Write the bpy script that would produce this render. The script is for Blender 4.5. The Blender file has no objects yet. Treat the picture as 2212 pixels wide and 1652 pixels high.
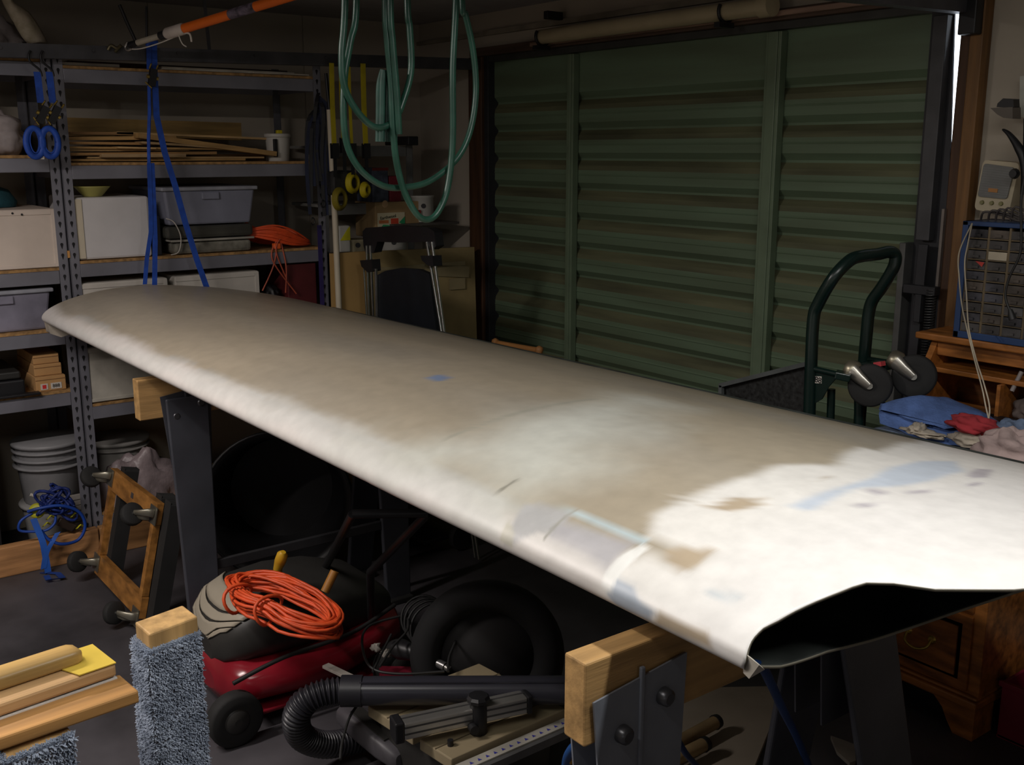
import bpy, math, random
import numpy as np
from mathutils import Vector, Matrix, noise
random.seed(7)
SC=bpy.context.scene; COL=SC.collection
# ---------------------------------------------------------------- camera
F=2280.0; CX,CY=1106.0,826.0
PITCH=math.atan(501/F); AZ=math.radians(143)
CAM=Vector((0,0,1.5))
FWD=Vector((math.cos(AZ)*math.cos(PITCH),math.sin(AZ)*math.cos(PITCH),-math.sin(PITCH)))
RT=Vector((math.sin(AZ),-math.cos(AZ),0)); UP=RT.cross(FWD)
cam=bpy.data.cameras.new('camera'); co=bpy.data.objects.new('camera',cam); COL.objects.link(co)
cam.sensor_width=36; cam.lens=36*F/2212; cam.clip_start=.02
co.matrix_world=Matrix.Translation(CAM)@Matrix((RT,UP,-FWD)).transposed().to_4x4()
SC.camera=co
# ---------------------------------------------------------------- world, lights, exposure
w=bpy.data.worlds.new('daylight'); SC.world=w; w.use_nodes=True
bg=w.node_tree.nodes['Background']; bg.inputs[0].default_value=(.82,.9,1,1); bg.inputs[1].default_value=3.0
SC.view_settings.view_transform='Standard'; SC.view_settings.look='None'
SC.view_settings.gamma=1; SC.view_settings.use_curve_mapping=False
SC.view_settings.exposure=0.52
def area(name,loc,rot,sx,sy,power,col):
    l=bpy.data.lights.new(name,'AREA'); l.shape='RECTANGLE'; l.size=sx; l.size_y=sy; l.energy=power; l.color=col
    o=bpy.data.objects.new(name,l); COL.objects.link(o); o.location=loc; o.rotation_euler=rot; return o
area('tube_light_root',(-.42,1.12,2.03),(0,0,math.radians(0)),1.2,.07,10.5,(1,.98,.94))
area('tube_light_bench',(-1.15,-.1,2.03),(0,0,0),1.2,.07,7,(1,.96,.9))
area('tube_light_shelves',(-2.45,-.45,2.03),(0,0,math.radians(90)),1.2,.07,27,(1,.91,.86))
area('window_light',(.9,-1.9,1.5),(math.radians(70),0,math.radians(25)),1.2,.8,1.2,(.85,.92,1))
def at(px,py,ax,v):
    """point of the line of sight through a photo pixel that lies on the plane ax=v"""
    r=FWD+RT*((px-CX)/F)+UP*((CY-py)/F); i='xyz'.index(ax)
    return CAM+r*((v-CAM[i])/r[i])
# ---------------------------------------------------------------- materials
MATS={}
def mat(name,col,rough=.6,metal=0,var=.18,scale=9,bump=0,stretch=None,emit=0,alpha=1,trans=0,col2=None,spec=.5):
    if name in MATS: return MATS[name]
    m=bpy.data.materials.new(name); m.use_nodes=True; nt=m.node_tree; n=nt.nodes; b=n['Principled BSDF']
    b.inputs['Roughness'].default_value=rough; b.inputs['Metallic'].default_value=metal
    b.inputs['Specular IOR Level'].default_value=spec
    tc=n.new('ShaderNodeTexCoord'); mp=n.new('ShaderNodeMapping'); nz=n.new('ShaderNodeTexNoise')
    if stretch: mp.inputs['Scale'].default_value=stretch
    nz.inputs['Scale'].default_value=scale; nz.inputs['Detail'].default_value=6
    mx=n.new('ShaderNodeMix'); mx.data_type='RGBA'
    c2=col2 if col2 else tuple(c*(1-var*2) for c in col)
    mx.inputs[6].default_value=(*c2,1); mx.inputs[7].default_value=(*[min(1,c*(1+var*.6)) for c in col],1)
    cr=n.new('ShaderNodeMapRange'); cr.inputs[1].default_value=.32; cr.inputs[2].default_value=.68
    L=nt.links.new
    L(tc.outputs['Object'],mp.inputs[0]); L(mp.outputs[0],nz.inputs[0]); L(nz.outputs[0],cr.inputs[0]); L(cr.outputs[0],mx.inputs[0])
    L(mx.outputs[2],b.inputs['Base Color'])
    if bump:
        bp=n.new('ShaderNodeBump'); bp.inputs['Strength'].default_value=bump; bp.inputs['Distance'].default_value=.004
        n2=n.new('ShaderNodeTexNoise'); n2.inputs['Scale'].default_value=scale*6; n2.inputs['Detail'].default_value=4
        L(mp.outputs[0],n2.inputs[0]); L(n2.outputs[0],bp.inputs['Height']); L(bp.outputs[0],b.inputs['Normal'])
    if emit: b.inputs['Emission Color'].default_value=(*col,1); b.inputs['Emission Strength'].default_value=emit
    if trans: b.inputs['Transmission Weight'].default_value=trans
    if alpha<1: b.inputs['Alpha'].default_value=alpha
    MATS[name]=m; return m
def wood(name,col,ax='y',rough=.6,scale=3):
    s={'x':(1.2,14,14),'y':(14,1.2,14),'z':(14,14,1.2)}[ax]
    return mat(name,col,rough,var=.22,scale=scale,stretch=s,bump=.15)
# ---------------------------------------------------------------- mesh builder
class MB:
    def __init__(s): s.v=[]; s.f=[]; s.m=[]; s.sm=[]
    def add(s,vs,fs,mi=0,smooth=False):
        o=len(s.v); s.v+= [Vector(v) for v in vs]; s.f+=[tuple(i+o for i in f) for f in fs]; s.m+=[mi]*len(fs); s.sm+=[smooth]*len(fs); return s
    def hexa(s,p,mi=0):  # p: 8 points, bottom 4 then top 4 in order
        return s.add(p,[(3,2,1,0),(4,5,6,7),(0,1,5,4),(1,2,6,5),(2,3,7,6),(3,0,4,7)],mi)
    def box(s,x0,x1,y0,y1,z0,z1,mi=0,M=None):
        p=[(x0,y0,z0),(x1,y0,z0),(x1,y1,z0),(x0,y1,z0),(x0,y0,z1),(x1,y0,z1),(x1,y1,z1),(x0,y1,z1)]
        if M: p=[M@Vector(q) for q in p]
        return s.hexa(p,mi)
    def prism(s,poly,vec,mi=0,smooth=False):
        n=len(poly); vec=Vector(vec); a=[Vector(p) for p in poly]; b=[p+vec for p in a]
        s.add(a+b,[tuple(range(n))[::-1],tuple(range(n,2*n))],mi)
        s.add(a+b,[(i,(i+1)%n,n+(i+1)%n,n+i) for i in range(n)],mi,smooth); return s
    def bar(s,a,b,w,h,up=(0,0,1),mi=0):
        a,b=Vector(a),Vector(b); d=(b-a).normalized(); u=Vector(up); sd=d.cross(u).normalized()*(w/2); u=sd.normalized().cross(d)*(h/2)
        return s.hexa([a-sd-u,a+sd-u,b+sd-u,b-sd-u,a-sd+u,a+sd+u,b+sd+u,b-sd+u],mi)
    def tube(s,pts,r,n=8,closed=False,cap=True,mi=0,flat=None):
        pts=[Vector(p) for p in pts]; N=len(pts); rs=r if isinstance(r,(list,tuple)) else [r]*N
        vs=[]; prev=None
        for i,p in enumerate(pts):
            t=(pts[(i+1)%N]-pts[i-1]) if closed else (pts[min(i+1,N-1)]-pts[max(i-1,0)])
            t=t.normalized() if t.length>1e-9 else Vector((0,0,1))
            if prev is None:
                a=Vector((0,0,1)) if abs(t.z)<.9 else Vector((1,0,0)); u=t.cross(a).normalized()
            else:
                u=(prev-t*prev.dot(t)); u=u.normalized() if u.length>1e-6 else t.orthogonal().normalized()
            prev=u; v=t.cross(u)
            for k in range(n):
                an=2*math.pi*k/n; vs.append(p+(u*math.cos(an)*(flat or 1)+v*math.sin(an))*rs[i])
        fs=[]
        R=N if closed else N-1
        for i in range(R):
            for k in range(n):
                j=(i+1)%N; fs.append((i*n+k,i*n+(k+1)%n,j*n+(k+1)%n,j*n+k))
        s.add(vs,fs,mi,True)
        if cap and not closed: s.add(vs[:n],[tuple(range(n))[::-1]],mi); s.add(vs[-n:],[tuple(range(n))],mi)
        return s
    def lathe(s,prof,c,axis=(0,0,1),n=20,mi=0,smooth=True):
        c=Vector(c); ax=Vector(axis).normalized(); u=ax.orthogonal().normalized(); v=ax.cross(u); vs=[]
        for r,z in prof:
            for k in range(n):
                an=2*math.pi*k/n; vs.append(c+ax*z+(u*math.cos(an)+v*math.sin(an))*r)
        fs=[(i*n+k,i*n+(k+1)%n,(i+1)*n+(k+1)%n,(i+1)*n+k) for i in range(len(prof)-1) for k in range(n)]
        s.add(vs,fs,mi,smooth)
        s.add(vs[:n],[tuple(range(n))[::-1]],mi); s.add(vs[-n:],[tuple(range(n))],mi); return s
    def torus(s,c,axis,R,r,n=28,m=8,mi=0,sq=1,ph=0,u0=None):
        ax=Vector(axis).normalized(); u=Vector(u0) if u0 else ax.orthogonal().normalized(); u=(u-ax*u.dot(ax)).normalized(); v=ax.cross(u); c=Vector(c)
        return s.tube([c+u*math.cos(2*math.pi*k/n+ph)*R+v*math.sin(2*math.pi*k/n+ph)*R*sq for k in range(n)],r,m,closed=True,mi=mi)
    def strip(s,pts,w,th,side,mi=0):
        """flat webbing along pts; side = direction across its width"""
        pts=[Vector(p) for p in pts]; side=Vector(side).normalized()*(w/2); vs=[]
        for i,p in enumerate(pts):
            t=(pts[min(i+1,len(pts)-1)]-pts[max(i-1,0)]).normalized(); nn=t.cross(side).normalized()*(th/2)
            vs+=[p-side-nn,p+side-nn,p+side+nn,p-side+nn]
        fs=[]
        for i in range(len(pts)-1):
            for k in range(4): fs.append((i*4+k,i*4+(k+1)%4,i*4+4+(k+1)%4,i*4+4+k))
        fs+=[(3,2,1,0),tuple(len(vs)-4+k for k in range(4))]
        return s.add(vs,fs,mi)
    def grid(s,P,mi=0,closed_v=False,smooth=True):
        nu=len(P); nv=len(P[0]); vs=[p for r in P for p in r]; fs=[]
        for i in range(nu-1):
            for j in range(nv if closed_v else nv-1):
                fs.append((i*nv+j,i*nv+(j+1)%nv,(i+1)*nv+(j+1)%nv,(i+1)*nv+j))
        return s.add(vs,fs,mi,smooth)
    def base(s):
        xs=[v.x for v in s.v]; ys=[v.y for v in s.v]; zs=[v.z for v in s.v]
        return Vector(((min(xs)+max(xs))/2,(min(ys)+max(ys))/2,min(zs)))
    def build(s,name,mats,loc=None,parent=None,bev=0,seg=2,sub=0):
        if loc is None: loc=s.base()
        me=bpy.data.meshes.new(name); me.from_pydata([v-loc for v in s.v],[],s.f)
        if not isinstance(mats,(list,tuple)): mats=[mats]
        for m in mats: me.materials.append(m)
        me.polygons.foreach_set('material_index',s.m); me.polygons.foreach_set('use_smooth',s.sm); me.update()
        o=bpy.data.objects.new(name,me); COL.objects.link(o)
        if parent: o.parent=parent
        else: o.location=loc
        if bev:
            b=o.modifiers.new('bevel','BEVEL'); b.width=bev; b.segments=seg; b.limit_method='ANGLE'; b.harden_normals=False
        if sub:
            b=o.modifiers.new('sub','SUBSURF'); b.levels=sub; b.render_levels=sub
        return o
class Thing:
    def __init__(s,name,label,cat,loc,group=None,kind=None):
        s.loc=Vector(loc); s.o=bpy.data.objects.new(name,None); COL.objects.link(s.o); s.o.location=s.loc; s.o.empty_display_size=.05
        if label: s.o['label']=label
        if cat: s.o['category']=cat
        if group: s.o['group']=group
        if kind: s.o['kind']=kind
    def part(s,name,mb,m,parent=None,label=None,kind=None,**k):
        o=mb.build(name,m,loc=s.loc,parent=parent or s.o,**k)
        if label: o['label']=label
        if kind: o['kind']=kind
        return o
def solo(name,mb,m,label,cat,group=None,kind=None,**k):
    o=mb.build(name,m,**k); o['label']=label; o['category']=cat
    if group: o['group']=group
    if kind: o['kind']=kind
    return o
def struct(name,mb,m,**k):
    o=mb.build(name,m,**k); o['kind']='structure'; return o
def text_mb(txt,origin,right,up,size,depth=.0008):
    cu=bpy.data.curves.new('t','FONT'); cu.body=txt; cu.size=size; cu.extrude=depth; cu.align_x='CENTER'; cu.align_y='CENTER'
    to=bpy.data.objects.new('t',cu); me=bpy.data.meshes.new_from_object(to)
    r=Vector(right).normalized(); u=Vector(up).normalized(); n=r.cross(u); o=Vector(origin); mb=MB()
    mb.add([o+r*v.co.x+u*v.co.y+n*v.co.z for v in me.vertices],[tuple(p.vertices) for p in me.polygons])
    bpy.data.objects.remove(to); bpy.data.meshes.remove(me); bpy.data.curves.remove(cu); return mb
def spline(pts,n=8):
    pts=[Vector(p) for p in pts]; out=[]
    for i in range(len(pts)-1):
        p0=pts[max(i-1,0)];p1=pts[i];p2=pts[i+1];p3=pts[min(i+2,len(pts)-1)]
        for k in range(n):
            t=k/n; out.append(.5*((2*p1)+(p2-p0)*t+(2*p0-5*p1+4*p2-p3)*t*t+(3*p1-p0-3*p2+p3)*t**3))
    out.append(pts[-1]); return out
# common materials
GAL=mat('shelf_steel',(.24,.24,.28),.45,.3,var=.12,scale=5)
GALD=mat('track_steel',(.09,.09,.10),.5,.4,var=.2)
BLACK=mat('black_plastic',(.012,.012,.014),.45,var=.1)
RUBBER=mat('black_rubber',(.015,.015,.015),.8,var=.2)
CHROME=mat('worn_chrome',(.55,.55,.52),.28,.95,var=.1)
ALU=mat('aluminium',(.62,.61,.58),.32,.85,var=.08)
PINE_Y=wood('pine_y',(.52,.31,.12),'y'); PINE_X=wood('pine_x',(.55,.34,.13),'x'); PINE_Z=wood('pine_z',(.55,.34,.14),'z')
CHIP=mat('particle_board',(.42,.24,.09),.8,var=.25,scale=60)
WHITEP=mat('white_plastic',(.62,.58,.52),.5,var=.06)
CREAM=mat('cream_plastic',(.62,.55,.42),.5,var=.06)
GREYP=mat('grey_tub_plastic',(.24,.25,.32),.5,var=.08)
BLUEW=mat('blue_webbing',(.012,.07,.42),.6,var=.15,scale=40)
BRASS=mat('yellow_zinc',(.55,.40,.10),.35,.8,var=.2)
ORANGE=mat('orange_flex',(.75,.09,.02),.5,var=.12,scale=30)
YELLOW=mat('yellow_webbing',(.55,.45,.01),.6,var=.15)
BLUER=mat('blue_hose_plastic',(.01,.09,.33),.4,var=.1)
RED=mat('red_deck_paint',(.24,.010,.020),.22,var=.1)
CARD=mat('cardboard',(.40,.26,.12),.85,var=.12,scale=4)
CHAR=mat('charcoal_plastic',(.028,.027,.025),.5,var=.12)
CORD=mat('black_cord',(.02,.02,.02),.5)
DW=2.8; XF=-3.98; CEIL=2.08
# ---------------------------------------------------------------- room shell
FLOORM=mat('dark_concrete',(.075,.070,.078),.55,var=.3,scale=3,bump=.2)
WALLM=mat('cream_wall',(.42,.37,.30),.85,var=.05,scale=2)
CEILM=mat('ceiling_paint',(.34,.32,.32),.9,var=.05)
struct('floor',MB().box(-4.6,1.8,-2.4,3.0,-.1,0),FLOORM)
struct('ceiling',MB().box(-4.6,1.8,-2.4,3.0,CEIL,CEIL+.1),CEILM)
m=MB()
ys=[-2.4,.35,1.52,2.2,2.98]
for a,b in zip(ys,ys[1:]): m.box(-4.6,-4.45,a,b-.006,0,CEIL)
m.box(-4.6,-4.455,-2.4,2.98,0,CEIL)
struct('wall_left',m,WALLM)
m=MB().box(-4.45,-3.9,DW,DW+.15,0,CEIL).box(-3.9,-1.6,DW,DW+.15,1.93,CEIL).box(-1.6,1.8,DW,DW+.15,0,CEIL)
struct('wall_back',m,WALLM)
struct('wall_right',MB().box(1.65,1.8,-2.25,DW,0,CEIL),WALLM)
struct('wall_front',MB().box(-4.45,1.65,-2.4,-2.25,0,CEIL),WALLM)
struct('trim_1',MB().box(-4.448,-3.9,DW-.015,DW,1.985,2.0).box(-3.9,-1.6,DW-.02,DW,1.985,2.005),mat('dim_trim',(.3,.26,.2),.7))
DARKW=wood('stained_jamb',(.075,.032,.012),'z'); DARKX=wood('lintel_wood',(.10,.06,.04),'x')
m=MB().box(-4.0,-3.9,DW-.03,DW+.1,0,1.9)
struct('trim_2',m,DARKW,bev=.004)
struct('trim_3',MB().box(-3.98,-1.6,DW-.035,DW+.1,1.9,1.935),DARKX,bev=.003)
m=MB().box(-1.665,-1.625,DW-.02,DW+.02,0,1.9)
struct('trim_4',m,DARKW,bev=.003)
struct('trim_5',MB().box(-1.623,-1.585,DW-.045,DW-.001,0,1.98),wood('pine_jamb',(.20,.095,.028),'z'),bev=.003)
# ---------------------------------------------------------------- tilt door
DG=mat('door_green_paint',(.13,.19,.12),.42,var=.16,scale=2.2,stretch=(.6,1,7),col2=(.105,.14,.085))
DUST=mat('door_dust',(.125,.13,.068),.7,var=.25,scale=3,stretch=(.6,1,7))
DG2=mat('door_strut_paint',(.15,.205,.13),.42,var=.1)
D=Thing('door_1',None,None,(-2.8,DW,0),kind='structure')
ribs=[1.711-.1177*k for k in range(15)]
def sheet(x0,x1):
    prof=[]  # (depth, z) from top down ; +y = away from the room
    z=1.89; prof.append((0,z))
    for r in ribs:
        if r<.06: break
        prof+=[(0,r+.016),(.020,r-.006),(.020,r-.014),(.004,r-.034),(0,r-.052),(0,r-.066),(-.002,r-.070),(0,r-.074)]
    prof.append((0,.03)); n=len(prof); m=MB()
    P=[(x,DW+.02+d,z) for x in (x0,x1) for d,z in prof]
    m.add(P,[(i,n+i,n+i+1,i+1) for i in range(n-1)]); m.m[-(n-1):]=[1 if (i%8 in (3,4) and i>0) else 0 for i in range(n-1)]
    P=[(x,DW+.05+d*0,z) for x in (x0,x1) for d,z in ((0,1.89),(0,.03))]
    m.add(P,[(0,1,3,2)])
    return m
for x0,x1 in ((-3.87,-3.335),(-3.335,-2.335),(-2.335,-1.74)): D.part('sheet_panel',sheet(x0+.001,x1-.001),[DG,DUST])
for xc,wd in ((-3.318,.040),(-2.312,.062)):
    m=MB().box(xc-wd/2,xc+wd/2,DW-.012,DW+.018,.03,1.87)
    m.box(xc-wd/2+.012,xc+wd/2-.012,DW-.016,DW-.012,.03,1.87)
    D.part('strut',m,DG2,bev=.002)
D.part('bottom_rail',MB().box(-3.87,-1.74,DW-.01,DW+.02,.01,.05),DG2,bev=.002)
D.part('top_rail',MB().box(-3.87,-1.70,DW-.01,DW+.02,1.875,1.90),mat('top_rail_dark',(.05,.05,.045),.5),bev=.002)
DK=mat('door_side_steel',(.035,.035,.04),.5,.3)
D.part('side_channel',MB().box(-3.90,-3.87,DW-.015,DW+.05,0,1.9),DK,bev=.002)
m=MB().hexa([(-1.755,DW-.02,0),(-1.655,DW-.02,0),(-1.655,DW+.05,0),(-1.755,DW+.05,0),(-1.755,DW-.02,1.47),(-1.664,DW-.02,1.47),(-1.664,DW+.05,1.47),(-1.755,DW+.05,1.47)])
D.part('side_channel',m,DK)
m=MB().hexa([(-1.755,DW-.02,1.47),(-1.664,DW-.02,1.47),(-1.664,DW-.014,1.47),(-1.755,DW-.014,1.47),(-1.755,DW-.02,1.9),(-1.690,DW-.02,1.9),(-1.690,DW-.014,1.9),(-1.755,DW-.014,1.9)])
D.part('side_channel',m,DK)
D.part('side_cover',MB().box(-1.732,-1.69,DW-.05,DW-.02,1.25,1.86),mat('cover_steel',(.075,.075,.08),.5,.3),bev=.002)
D.part('slide_strip',MB().box(-1.668,-1.660,DW-.032,DW-.02,1.12,1.34),mat('bright_strip',(.25,.22,.2),.4,.5))
D.part('side_post',MB().box(-1.775,-1.755,DW-.06,DW-.01,.2,1.24),mat('post_steel',(.12,.12,.115),.5,.3),bev=.002)
m=MB()
m.tube([Vector((-1.655+.014*math.cos(a*.9),DW-.07+.014*math.sin(a*.9),.35+.0011*a*1.0)) for a in range(0,700)],.0022,5)
D.part('counter_spring',m,mat('spring_steel',(.10,.10,.10),.4,.6))
D.part('spring_bracket',MB().box(-1.74,-1.64,DW-.08,DW-.05,1.10,1.125).box(-1.70,-1.68,DW-.08,DW-.05,1.02,1.10),DK,bev=.002)
D.part('pivot_arm',MB().bar((-1.715,DW-.055,.45),(-1.70,DW-.055,1.24),.03,.01,(0,1,0)),DK,bev=.002)
# tracks
def track(name,label,x,y0,y1,z0,z1):
    T=Thing(name,label,'door track',(x,(y0+y1)/2,(z0+z1)/2-.03),group='overhead tracks of the garage door')
    m=MB(); m.bar((x,y0,z0),(x,y1,z1),.004,.046,(0,0,1)); m.bar((x-.018,y0,z0+.021),(x-.018,y1,z1+.021),.036,.004,(0,0,1)); m.bar((x-.018,y0,z0-.021),(x-.018,y1,z1-.021),.036,.004,(0,0,1))
    T.part('rail',m,GALD)
    b=MB()
    for i in range(10):
        yy=y0+(y1-y0)*(i+.5)/10; zz=z0+(z1-z0)*(i+.5)/10
        b.lathe([(.006,0),(.005,.005)],(x+.002,yy,zz+.006),(1,0,0),8)
    T.part('bolts',b,GALD,kind='stuff')
    return T
T=track('door_track','dark steel door track running above the shelving, hung with straps',-3.9,-.2,2.76,1.80,1.866)
for yy in (1.55,.1):
    T.part('ceiling_hanger',MB().bar((-3.905,yy,1.86),(-3.93,yy,CEIL),.012,.003,(1,0,0)),GALD)
T=track('door_track','dark steel door track over the right end of the garage door, above the speaker',-1.62,-.2,2.77,1.825,1.880)
T.part('corner_bracket',MB().box(-1.64,-1.59,2.72,2.77,1.80,1.95),BLACK,bev=.004)
T.part('ceiling_hanger',MB().bar((-1.615,.6,1.86),(-1.60,.6,CEIL),.022,.004,(1,0,0)),BLACK)
# PVC pipe and rail above the door
T=Thing('storage_pipe','long cream plastic pipe lying in brackets above the garage door','pipe',(-2.9,DW-.08,1.95))
a=at(1168,80,'y',DW-.09); b=at(1650,14,'y',DW-.09)
T.part('pipe',MB().tube([a,b],.028,20),mat('pipe_cream',(.42,.35,.22),.4,var=.05))
T.part('pipe_socket',MB().tube([b-Vector((.01,0,0)),b+Vector((.035,0,.001))],.034,20),mat('pipe_cream',(.5,.42,.28)))
for t in (.01,.86):
    c=a.lerp(b,t)
    m=MB().tube([c+Vector((0,.034*math.cos(q),.034*math.sin(q))) for q in [math.pi*(1+k/10) for k in range(-2,13)]],.006,6)
    m.box(c.x-.012,c.x+.012,DW-.13,DW-.06,c.z-.050,c.z-.034)
    T.part('bracket',m,BLACK)
T.part('bracket',MB().box(-3.38,-3.355,DW-.1,DW-.02,2.0,2.03),BLACK,bev=.003)
solo('timber_rail',MB().bar(at(1148,97,'y',DW-.045),at(1990,-10,'y',DW-.045),.02,.016),wood('rail_wood',(.30,.19,.14),'x'),'thin brownish timber rail fixed along the top of the garage door','rail',bev=.002)
# ================================================================ WING
X0=-3.885
def foil(c,x):
    f=(x-X0)/3.2; C=1.13; t=.118; mm=.036; pp=.4
    yt=5*t*(.2969*math.sqrt(c)-.126*c-.3516*c*c+.2843*c**3-.1036*c**4)
    yc=mm/pp**2*(2*pp*c-c*c) if c<pp else mm/(1-pp)**2*((1-2*pp)+2*pp*c-c*c)
    base=.932-.065*c+.034*f*c*c
    return .877+C*c, base+(yc+yt)*C+.004*math.sin(math.pi*c)*(1-f), base+(yc-yt*(.9+.1*f))*C
PATCH={
 'le':[(-3.879, -0.005), (-3.553, 0.022), (-3.106, 0.037), (-2.807, 0.046), (-2.499, 0.058), (-2.185, 0.08), (-1.897, 0.094), (-1.626, 0.096), (-1.46, 0.079), (-1.3, 0.08), (-1.241, 0.072), (-1.194, 0.0), (-1.292, 0.004), (-1.427, 0.001), (-1.761, 0.008), (-2.215, 0.014), (-2.839, -0.001), (-3.678, -0.017)],
 'mid':[(-1.697, 0.044), (-1.556, 0.103), (-1.516, 0.178), (-1.507, 0.308), (-1.545, 0.489), (-1.599, 0.724), (-1.485, 0.663), (-1.3, 0.428), (-1.207, 0.266), (-1.194, 0.138), (-1.216, 0.071), (-1.304, 0.063), (-1.485, 0.055)],
 'rootw':[(-0.972, 0.104), (-1.004, 0.159), (-0.994, 0.223), (-1.008, 0.297), (-0.996, 0.366), (-1.018, 0.447), (-1.012, 0.485), (-0.983, 0.53), (-1.063, 0.724), (-1.027, 0.726), (-1.199, 1.153), (-1.108, 1.153), (-0.981, 1.153), (-0.6, 1.153), (-0.276, 0.155), (-0.708, -0.017), (-0.809, -0.017), (-0.975, -0.015), (-0.97, 0.023), (-0.95, 0.086), (-0.884, 0.079), (-0.865, 0.084), (-0.868, 0.124), (-0.903, 0.108)],
 'tan1':[(-0.952, 0.215), (-0.957, 0.269), (-0.928, 0.285), (-0.916, 0.271), (-0.923, 0.231)],
 'tan2':[(-0.943, 0.435), (-0.934, 0.451), (-0.912, 0.433), (-0.922, 0.419)],
 'tan3':[(-0.93, 0.092), (-0.921, 0.109), (-0.872, 0.128), (-0.867, 0.088), (-0.879, 0.073), (-0.906, 0.077)],
 'blue1':[(-0.899, 0.507), (-0.934, 0.61), (-0.958, 0.745), (-0.949, 0.834), (-0.877, 0.736), (-0.846, 0.599), (-0.849, 0.504), (-0.869, 0.43), (-0.859, 0.351), (-0.852, 0.301), (-0.88, 0.296), (-0.884, 0.352), (-0.891, 0.426)],
 'dk1':[(-0.862, 0.716), (-0.897, 0.816), (-0.884, 0.847), (-0.837, 0.736), (-0.84, 0.69)],
 'dk2':[(-0.818, 0.63), (-0.825, 0.684), (-0.806, 0.671), (-0.795, 0.616)],
 'dk3':[(-0.826, 0.357), (-0.826, 0.389), (-0.811, 0.395), (-0.806, 0.361)],
 'dk4':[(-0.863, 0.443), (-0.838, 0.463), (-0.826, 0.45), (-0.841, 0.428)],
 'dk5':[(-0.827, 0.493), (-0.817, 0.538), (-0.804, 0.51), (-0.815, 0.481)],
 'blue2':[(-0.832, 0.066), (-0.781, 0.075), (-0.773, 0.066), (-0.813, 0.053)],
 'circ':[(-1.889, 0.336), (-1.905, 0.378), (-1.858, 0.379), (-1.838, 0.334)],
 'grey1':[(-1.205, 0.071), (-1.188, 0.085), (-1.11, 0.093), (-1.099, 0.041), (-1.129, 0.038), (-1.161, 0.006), (-1.183, -0.004), (-1.181, 0.019)],
 'grey2':[(-1.113, 0.072), (-0.972, 0.091), (-0.973, 0.026), (-1.027, 0.034), (-1.11, 0.036)],
 'tape_b':[(-1.203, 0.089), (-1.198, 0.094), (-0.968, 0.104), (-0.961, 0.095), (-0.972, 0.091)],
 'tape_w':[(-0.961, 0.095), (-0.95, 0.086), (-0.951, 0.032), (-0.95, 0.004), (-0.968, 0.004), (-0.974, 0.022), (-0.975, 0.067)],
 'lep1':[(-0.958, -0.002), (-0.955, 0.026), (-0.92, 0.026), (-0.902, 0.014), (-0.869, 0.007), (-0.88, -0.017), (-0.94, -0.016)],
 'lep2':[(-0.872, -0.011), (-0.863, 0.011), (-0.819, 0.01), (-0.783, 0.012), (-0.772, -0.004), (-0.818, -0.008)],
 'lep3':[(-1.194, 0.0), (-1.201, 0.038), (-1.17, 0.022), (-1.162, -0.001)],
 'stroke':[(-1.529, 0.141), (-1.529, 0.219), (-1.537, 0.309), (-1.545, 0.418), (-1.557, 0.537), (-1.539, 0.52), (-1.528, 0.403), (-1.518, 0.295), (-1.513, 0.207), (-1.516, 0.138)],
 'stroke2':[(-1.279, 0.073), (-1.277, 0.115), (-1.271, 0.113), (-1.27, 0.071)],
 'stroke3':[(-1.114, 0.03), (-1.119, 0.063), (-1.12, 0.106), (-1.115, 0.104), (-1.112, 0.062), (-1.109, 0.028)],
}

EDGE=[(-.722,-.02),(-.722,.006),(-.727,.03),(-.727,.051),(-.718,.083),(-.707,.121),(-.695,.157),(-.682,.192),(-.673,.202),(-.66,.207),(-.645,.212),(-.629,.218),(-.613,.228),(-.600,.240),(-.579,.262),(-.571,.270),(-.552,.290),(-.49,.42),(-.45,.6),(-.43,1.2)]
EDGE_T=sorted([(s,x) for x,s in EDGE])
EDGE_B=[(0,-.722),(.05,-.745),(.09,-.732),(.18,-.731),(.26,-.717),(.35,-.707),(.45,-.696),(.55,-.683),(.8,-.64),(1.2,-.58)]
# thresholds in arc length from the leading edge
def root_x(s):
    if s>=0: return float(np.interp(s,[e[0] for e in EDGE_T],[e[1] for e in EDGE_T]))+.003*noise.noise(Vector((s*60,3,0)))*min(1,max(0,(s-.05)/.1))+.007*(noise.noise(Vector((round(s*26)*1.7,5,0))))*min(1,max(0,(s-.12)/.1))
    return float(np.interp(-s,[e[0] for e in EDGE_B],[e[1] for e in EDGE_B]))
def wing_grid(nu,nv,inset=0):
    cs=[(1-math.cos(math.pi*k/nv))/2 for k in range(nv+1)]
    ring=[('t',c) for c in cs[::-1]]+[('b',c) for c in cs[1:]]
    def section(x,shr=1):
        pts=[]
        for side,c in ring:
            y,zt,zb=foil(c,x); mid=(zt+zb)/2; z=zt if side=='t' else zb
            z=mid+(z-mid)*shr
            pts.append((y,z))
        return pts
    ref=section(-1); s=[0]
    for i in range(1,len(ref)): s.append(s[-1]+math.hypot(ref[i][0]-ref[i-1][0],ref[i][1]-ref[i-1][1]))
    s0=s[nv]; S=[s0-q for q in s]    # + on top, - below
    return section,S
sec,S=wing_grid(0,72)
NU=640; rows=[]
ts=[0,.004,.012,.025]
us=[i/(NU) for i in range(NU+1)]
grid_S=[]; P=[]
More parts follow.
